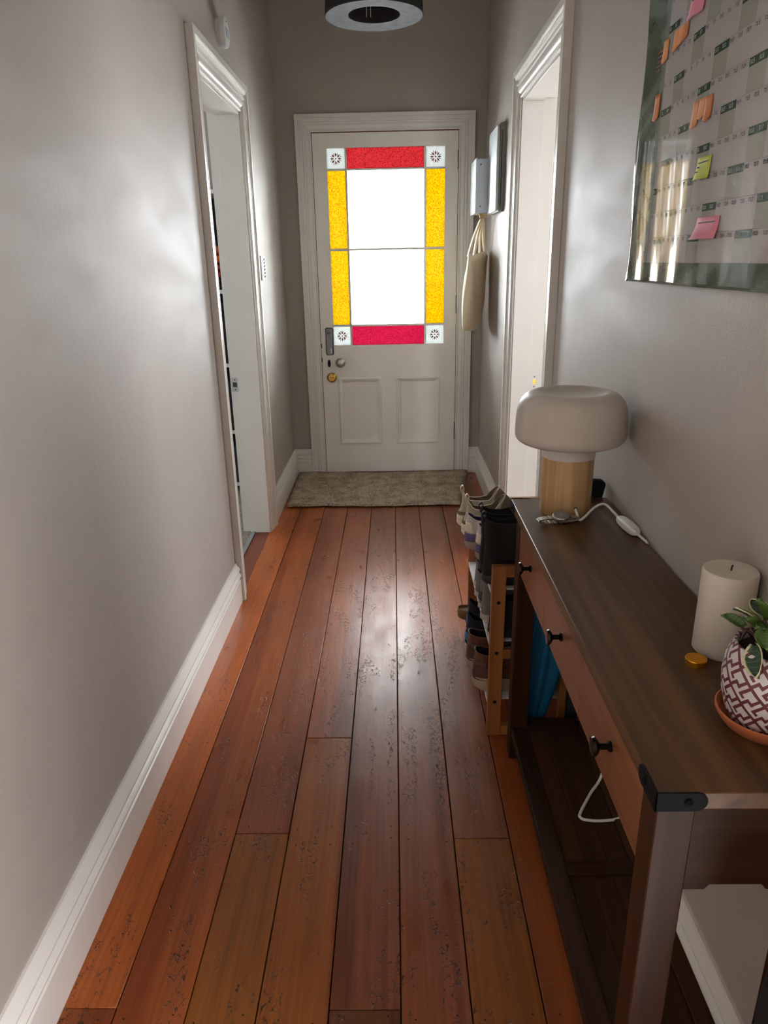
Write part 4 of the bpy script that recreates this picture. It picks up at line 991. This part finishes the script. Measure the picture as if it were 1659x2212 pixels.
M['beigedark'] = plain('olive_beige_strap', (112, 98, 76), .8, var=.1); M['cream'] = plain('cream_rubber', (224, 214, 192), .55, var=.05)
M['lilacwhite'] = plain('pale_grey_mesh', (196, 188, 186), .7, var=.06); M['purple'] = plain('purple_lining', (66, 44, 104), .8, var=.1); M['violet'] = plain('dusty_violet_overlay', (92, 78, 124), .7, var=.06)
M['taupesole'] = plain('taupe_sole', (150, 138, 130), .7, var=.06); M['bootblack'] = plain('black_leather', (12, 12, 13), .6, var=.2, bmp=.1, spec=.3); M['bootsole'] = plain('black_rubber', (30, 32, 36), .5, var=.1)
M['greyshoe'] = plain('grey_suede', (112, 108, 102), .85, var=.1, vscale=60); M['greysole'] = plain('pale_grey_sole', (178, 172, 164), .6, var=.05); M['darkgrey'] = plain('charcoal_suede', (72, 70, 68), .85, var=.1)
M['slipper'] = plain('tan_slipper', (116, 84, 54), .8, var=.1); M['slipperin'] = plain('tan_footbed', (132, 100, 66), .85, var=.1)
M['navyshoe'] = plain('navy_mesh', (24, 26, 40), .8, var=.15); M['blueheel'] = plain('bright_blue_rubber', (52, 106, 158), .5, var=.08)
M['brownleather'] = plain('brown_leather', (104, 64, 46), .55, var=.15, vscale=30, bmp=.1); M['browndark'] = plain('dark_brown_leather', (84, 52, 42), .55, var=.15); M['stonesole'] = plain('stone_cupsole', (168, 154, 134), .65, var=.05)
t_, mz, bz = (SHZ[0] + .0003, SHZ[1] + .0003, SHZ[2] + .0003)
for y, lb in ((2.345, 'beige knit slip-on sneaker on the rack top, farther of the pair'), (2.250, 'beige knit slip-on sneaker on the rack top, nearer of the pair')):
    shoe('slip_on_sneaker', lb, (.215 if y > 2.3 else .222, y, t_), .0, .272, .086, SOCK, 'beige', 'cream', 'beigedark', .034, heel=('cream', .10, .1, 1.3), band=('beigedark', .30, 1.5, 2.3), tab='beigesole', tabh=.030, tongue=.040)
for y, lb in ((2.140, 'white and purple running shoe on the rack top, farther of the pair'), (2.042, 'white and purple running shoe on the rack top, nearer of the pair')):
    shoe('purple_sneaker', lb, (.222 if y > 2.1 else .246, y, t_), 0, .275, .088, SNEAK, 'lilacwhite', 'taupesole', 'purple', .036, heel=('violet', .34, .4, 2.2), stripe=('cream', .12, 2.4, 5.0), lace='cream', tabh=.016, tongue=.03)
for y, lb in ((1.954, 'tall black leather ankle boot, farther of the pair'), (1.876, 'tall black leather ankle boot by the rack end')):
    shoe('ankle_boot', lb, (.246, y, t_), 0, .255, .070, BOOT, 'bootblack', 'bootsole', 'black', .026, tab='black', tabh=.010, tongue=.004)
for y, x, lb in ((2.19, .262, 'grey suede shoe on the middle tier, farthest one'), (2.115, .256, 'grey suede shoe on the middle tier, second from the far end'), (2.03, .258, 'grey shoe with dark laces on the middle tier, third along')):
    shoe('suede_shoe', lb, (x, y, mz), .0, .245, .070, LOW if y > 2.1 else SNEAK, 'greyshoe', 'greysole', 'darkgrey', .024, heel=('darkgrey', .12, 1.0, 3.0) if y < 2.05 else None, lace='black' if y < 2.05 else None)
for y, x, lb, mt_ in ((1.955, .256, 'grey mid-height sneaker on the middle tier beside the end post', 'greyshoe'), (1.870, .268, 'black sneaker with pale lace rings on the middle tier behind the end post', 'black')):
    shoe('laced_sneaker', lb, (x, y, mz), .0, .245, .072, MID, mt_, 'bootsole' if mt_ == 'black' else 'greysole', 'black', .026, lace='cream' if mt_ == 'black' else 'black', tabh=.012, tongue=.025)
sl_ = thing('slipper', 'tan open-backed slipper poking out of the bottom tier', 'shoe', (.222, 2.352, bz), 0, 'shoes on the rack')
rg = []
for z, e in ((0, -.004), (.004, 0), (.020, .001), (.024, -.002)): rg.append([((t * .27) + (t - .5) * e * 2, w * .046 + w * e, z + (.010 * (1 - t) ** 3 if z > .01 else .004 * max(0, 1 - t * 8))) for t, w in OUT])
MB().loft(rg).build('sole', 'slipper', sl_, smooth=50)
rg2 = [[(x, y, z) for x, y, z in rg[3]], [(.006 + (x - .006) * .985, y * .92, z + .006) for x, y, z in rg[3]], [(.010 + (x - .010) * .95, y * .84, z + .003) for x, y, z in rg[3]], [(.016 + (x - .016) * .9, y * .7, .018) for x, y, z in rg[3]]]
MB().loft(rg2, cap=False).add(rg2[3], [tuple(range(len(OUT)))]).build('footbed', 'slipperin', sl_, smooth=60)
vv = []; 
for i in range(9):
    q = i / 8; x = .115 + q * .150; w_ = .047 * math.sin(PI * (.5 + q * .42)) ** .6
    vv.append([(x + .018 * (abs(math.cos(a)) - .5) * (1 - q), w_ * math.cos(a), .022 + (.052 - .030 * q) * math.sin(a)) for a in [PI * k / 14 for k in range(15)]])
MB().loft(vv, cap=False, closed=False).build('vamp', 'slipper', sl_, smooth=60, solid=.004)
for y, x, lb in ((2.252, .246, 'navy running shoe with blue heel on the bottom tier, farther of the pair'), (2.150, .232, 'navy running shoe with blue heel on the bottom tier, nearer of the pair')):
    shoe('navy_sneaker', lb, (x, y, bz), 0, .26, .088, SNEAK, 'navyshoe', 'navyshoe', 'black', .030, heel=('blueheel', .07, 0, 2.0), lace='black')
for y, x, lb in ((2.010, .222, 'brown leather high-top with stone sole, farther of the pair'), (1.900, .230, 'brown leather high-top with stone sole, nearest the rack end')):
    shoe('leather_hightop', lb, (x, y, bz), 0, .275, .096, MID, 'brownleather', 'stonesole', 'black', .042, heel=('browndark', .22, .6, 4.4), lace='black', tabh=.006, tongue=.03)
    
# ------------------------------------------------------------------ umbrella and flat bag in the gap between table and rack
um = thing('furled_umbrella', 'loosely furled teal umbrella standing behind the table leg', 'umbrella', (.400, 1.783, 0))
rg = []
for i in range(22):
    q = i / 21; z = .03 + q * .56
    rad = [(.0, .012), (.08, .026), (.3, .046), (.5, .052), (.75, .040), (1.0, .016)]
    for a, b in zip(rad, rad[1:]):
        if a[0] <= q <= b[0]: r_ = a[1] + (b[1] - a[1]) * (q - a[0]) / (b[0] - a[0])
    cx = -.008 + .050 * q
    ring = []
    for k in range(64):
        a = 2 * PI * k / 64 + q * 1.1; pl = 1 + .20 * math.sin(7 * a) + .08 * math.sin(11 * a + 2 * q)
        ring.append((cx + r_ * pl * math.cos(a), .44 * r_ * pl * math.sin(a), z))
    rg.append(ring)
MB().loft(rg).build('canopy', 'teal', um, smooth=60)
MB().lathe([(.003, 0), (.004, .035)], 10, (-.008, 0, 0)).build('ferrule', 'steeldark', um)
MB().tube([(.042, 0, .58), (.044, 0, .66), (.045, 0, .70)], .008, 10).build('handle', 'darkplastic', um, smooth=50)
fb = thing('flat_black_bag', 'flat black padded bag slotted between table end and wall, behind the lamp', 'bag', (.505, 1.797, 0))
poly = [(-.012, .02), (-.010, 0), (.020, 0), (.024, .02), (.030, .60), (.036, .74), (.047, .795), (.045, .803), (.034, .810), (-.002, .812), (-.010, .806), (-.014, .78)]
MB().prism(poly, 'Y', -.009, .009).build('pouch', 'black', fb, bevel=.004)
MB().prism([(-.008, .02), (-.006, .012), (.018, .012), (.020, .60), (.034, .76), (-.008, .77)], 'Y', -.0105, .0105).build('pocket', 'navy', fb, bevel=.003)
# dark backpack on the floor near the viewpoint
bp = thing('backpack', 'dark navy backpack with black top on floor at the near table end', 'bag', (.480, .568, 0))
def puffy(x, y, z0, z1, p=3.2, n=32, m_=14, lean=0.0):
    rings_ = []
    for i in range(m_ + 1):
        q = i / m_; f = max(.05, (1 - abs(2 * q - 1) ** 4)) ** .5
        rings_.append([(x * f * math.copysign(abs(math.cos(t)) ** (2 / p), math.cos(t)) + lean * q, y * f * math.copysign(abs(math.sin(t)) ** (2 / p), math.sin(t)), z0 + (z1 - z0) * q) for t in [2 * PI * k / n for k in range(n)]])
    return MB().loft(rings_)
puffy(.062, .105, .0, .49).build('body', 'navy', bp, smooth=60)
puffy(.050, .092, .40, .585, lean=.012).build('top_flap', 'black', bp, smooth=60)
MB().tube(smooth_path([(.01, -.05, .575), (.01, -.03, .61), (.01, .03, .61), (.01, .05, .575)], 5), .006, 8).build('grab_handle', 'black', bp, smooth=60)
puffy(.020, .085, .03, .24).xf(Matrix.Translation((-.045, 0, 0))).build('front_pocket', 'navy', bp, smooth=60)

# ------------------------------------------------------------------ what shows through the open doorway
bc = thing('bookcase', 'white bookcase with dark contents glimpsed through the doorway', 'bookcase', (-1.12, 4.44, 0))
for x0 in (-.26, .24): rect_mb(x0, x0 + .02, -.16, .16, 0, 1.75).build('side', 'white', bc, bevel=.001)
rect_mb(-.26, .26, .15, .16, 0, 1.75).build('back_panel', 'black', bc)
for z in (.04, .375, .78, 1.20, 1.73): rect_mb(-.24, .24, -.16, .15, z, z + .022).build('shelf', 'white', bc, bevel=.001)
M['redcloth'] = plain('red_cloth', (150, 42, 30), .85, var=.15); M['orangecloth'] = plain('orange_cloth', (196, 96, 50), .85, var=.15)
for z0, z1, mt_, lb, ct, nm in ((.0633, .30, 'navy', 'dark navy storage basket on the lowest shelf of the bookcase', 'basket', 'storage_basket'), (.3983, .70, 'black', 'black storage basket on the second shelf of the bookcase', 'basket', 'storage_basket'), (.8033, 1.15, 'black', 'black cloth basket at waist height in the bookcase', 'basket', 'storage_basket')):
    bk_ = thing(nm, lb, ct, (-1.12, 4.42, z0), 0, 'baskets in the bookcase')
    MB().prism(rrect(-.22, .22, -.14, .12, .02), 'Z', 0, z1 - z0).build('body', mt_, bk_, bevel=.004)
    rect_mb(-.225, .225, -.146, -.138, z1 - z0 - .03, z1 - z0).build('rim', mt_, bk_, bevel=.003)
for i, (z0, h, mt_, lb) in enumerate(((1.2233, .06, 'black', 'black folded jersey at the bottom of the cloth pile in the bookcase'), (1.2835, .08, 'redcloth', 'red folded jersey in the middle of the cloth pile in the bookcase'), (1.3637, .10, 'orangecloth', 'orange folded jersey on top of the cloth pile in the bookcase'))):
    fc_ = thing('folded_jersey', lb, 'clothing', (-1.12, 4.40, z0), 0, 'folded jerseys in the bookcase')
    puffy(.205, .13, 0, h * .52, 5).build('lower_fold', mt_, fc_, smooth=60); puffy(.20, .125, h * .48, h, 5).build('upper_fold', mt_, fc_, smooth=60)
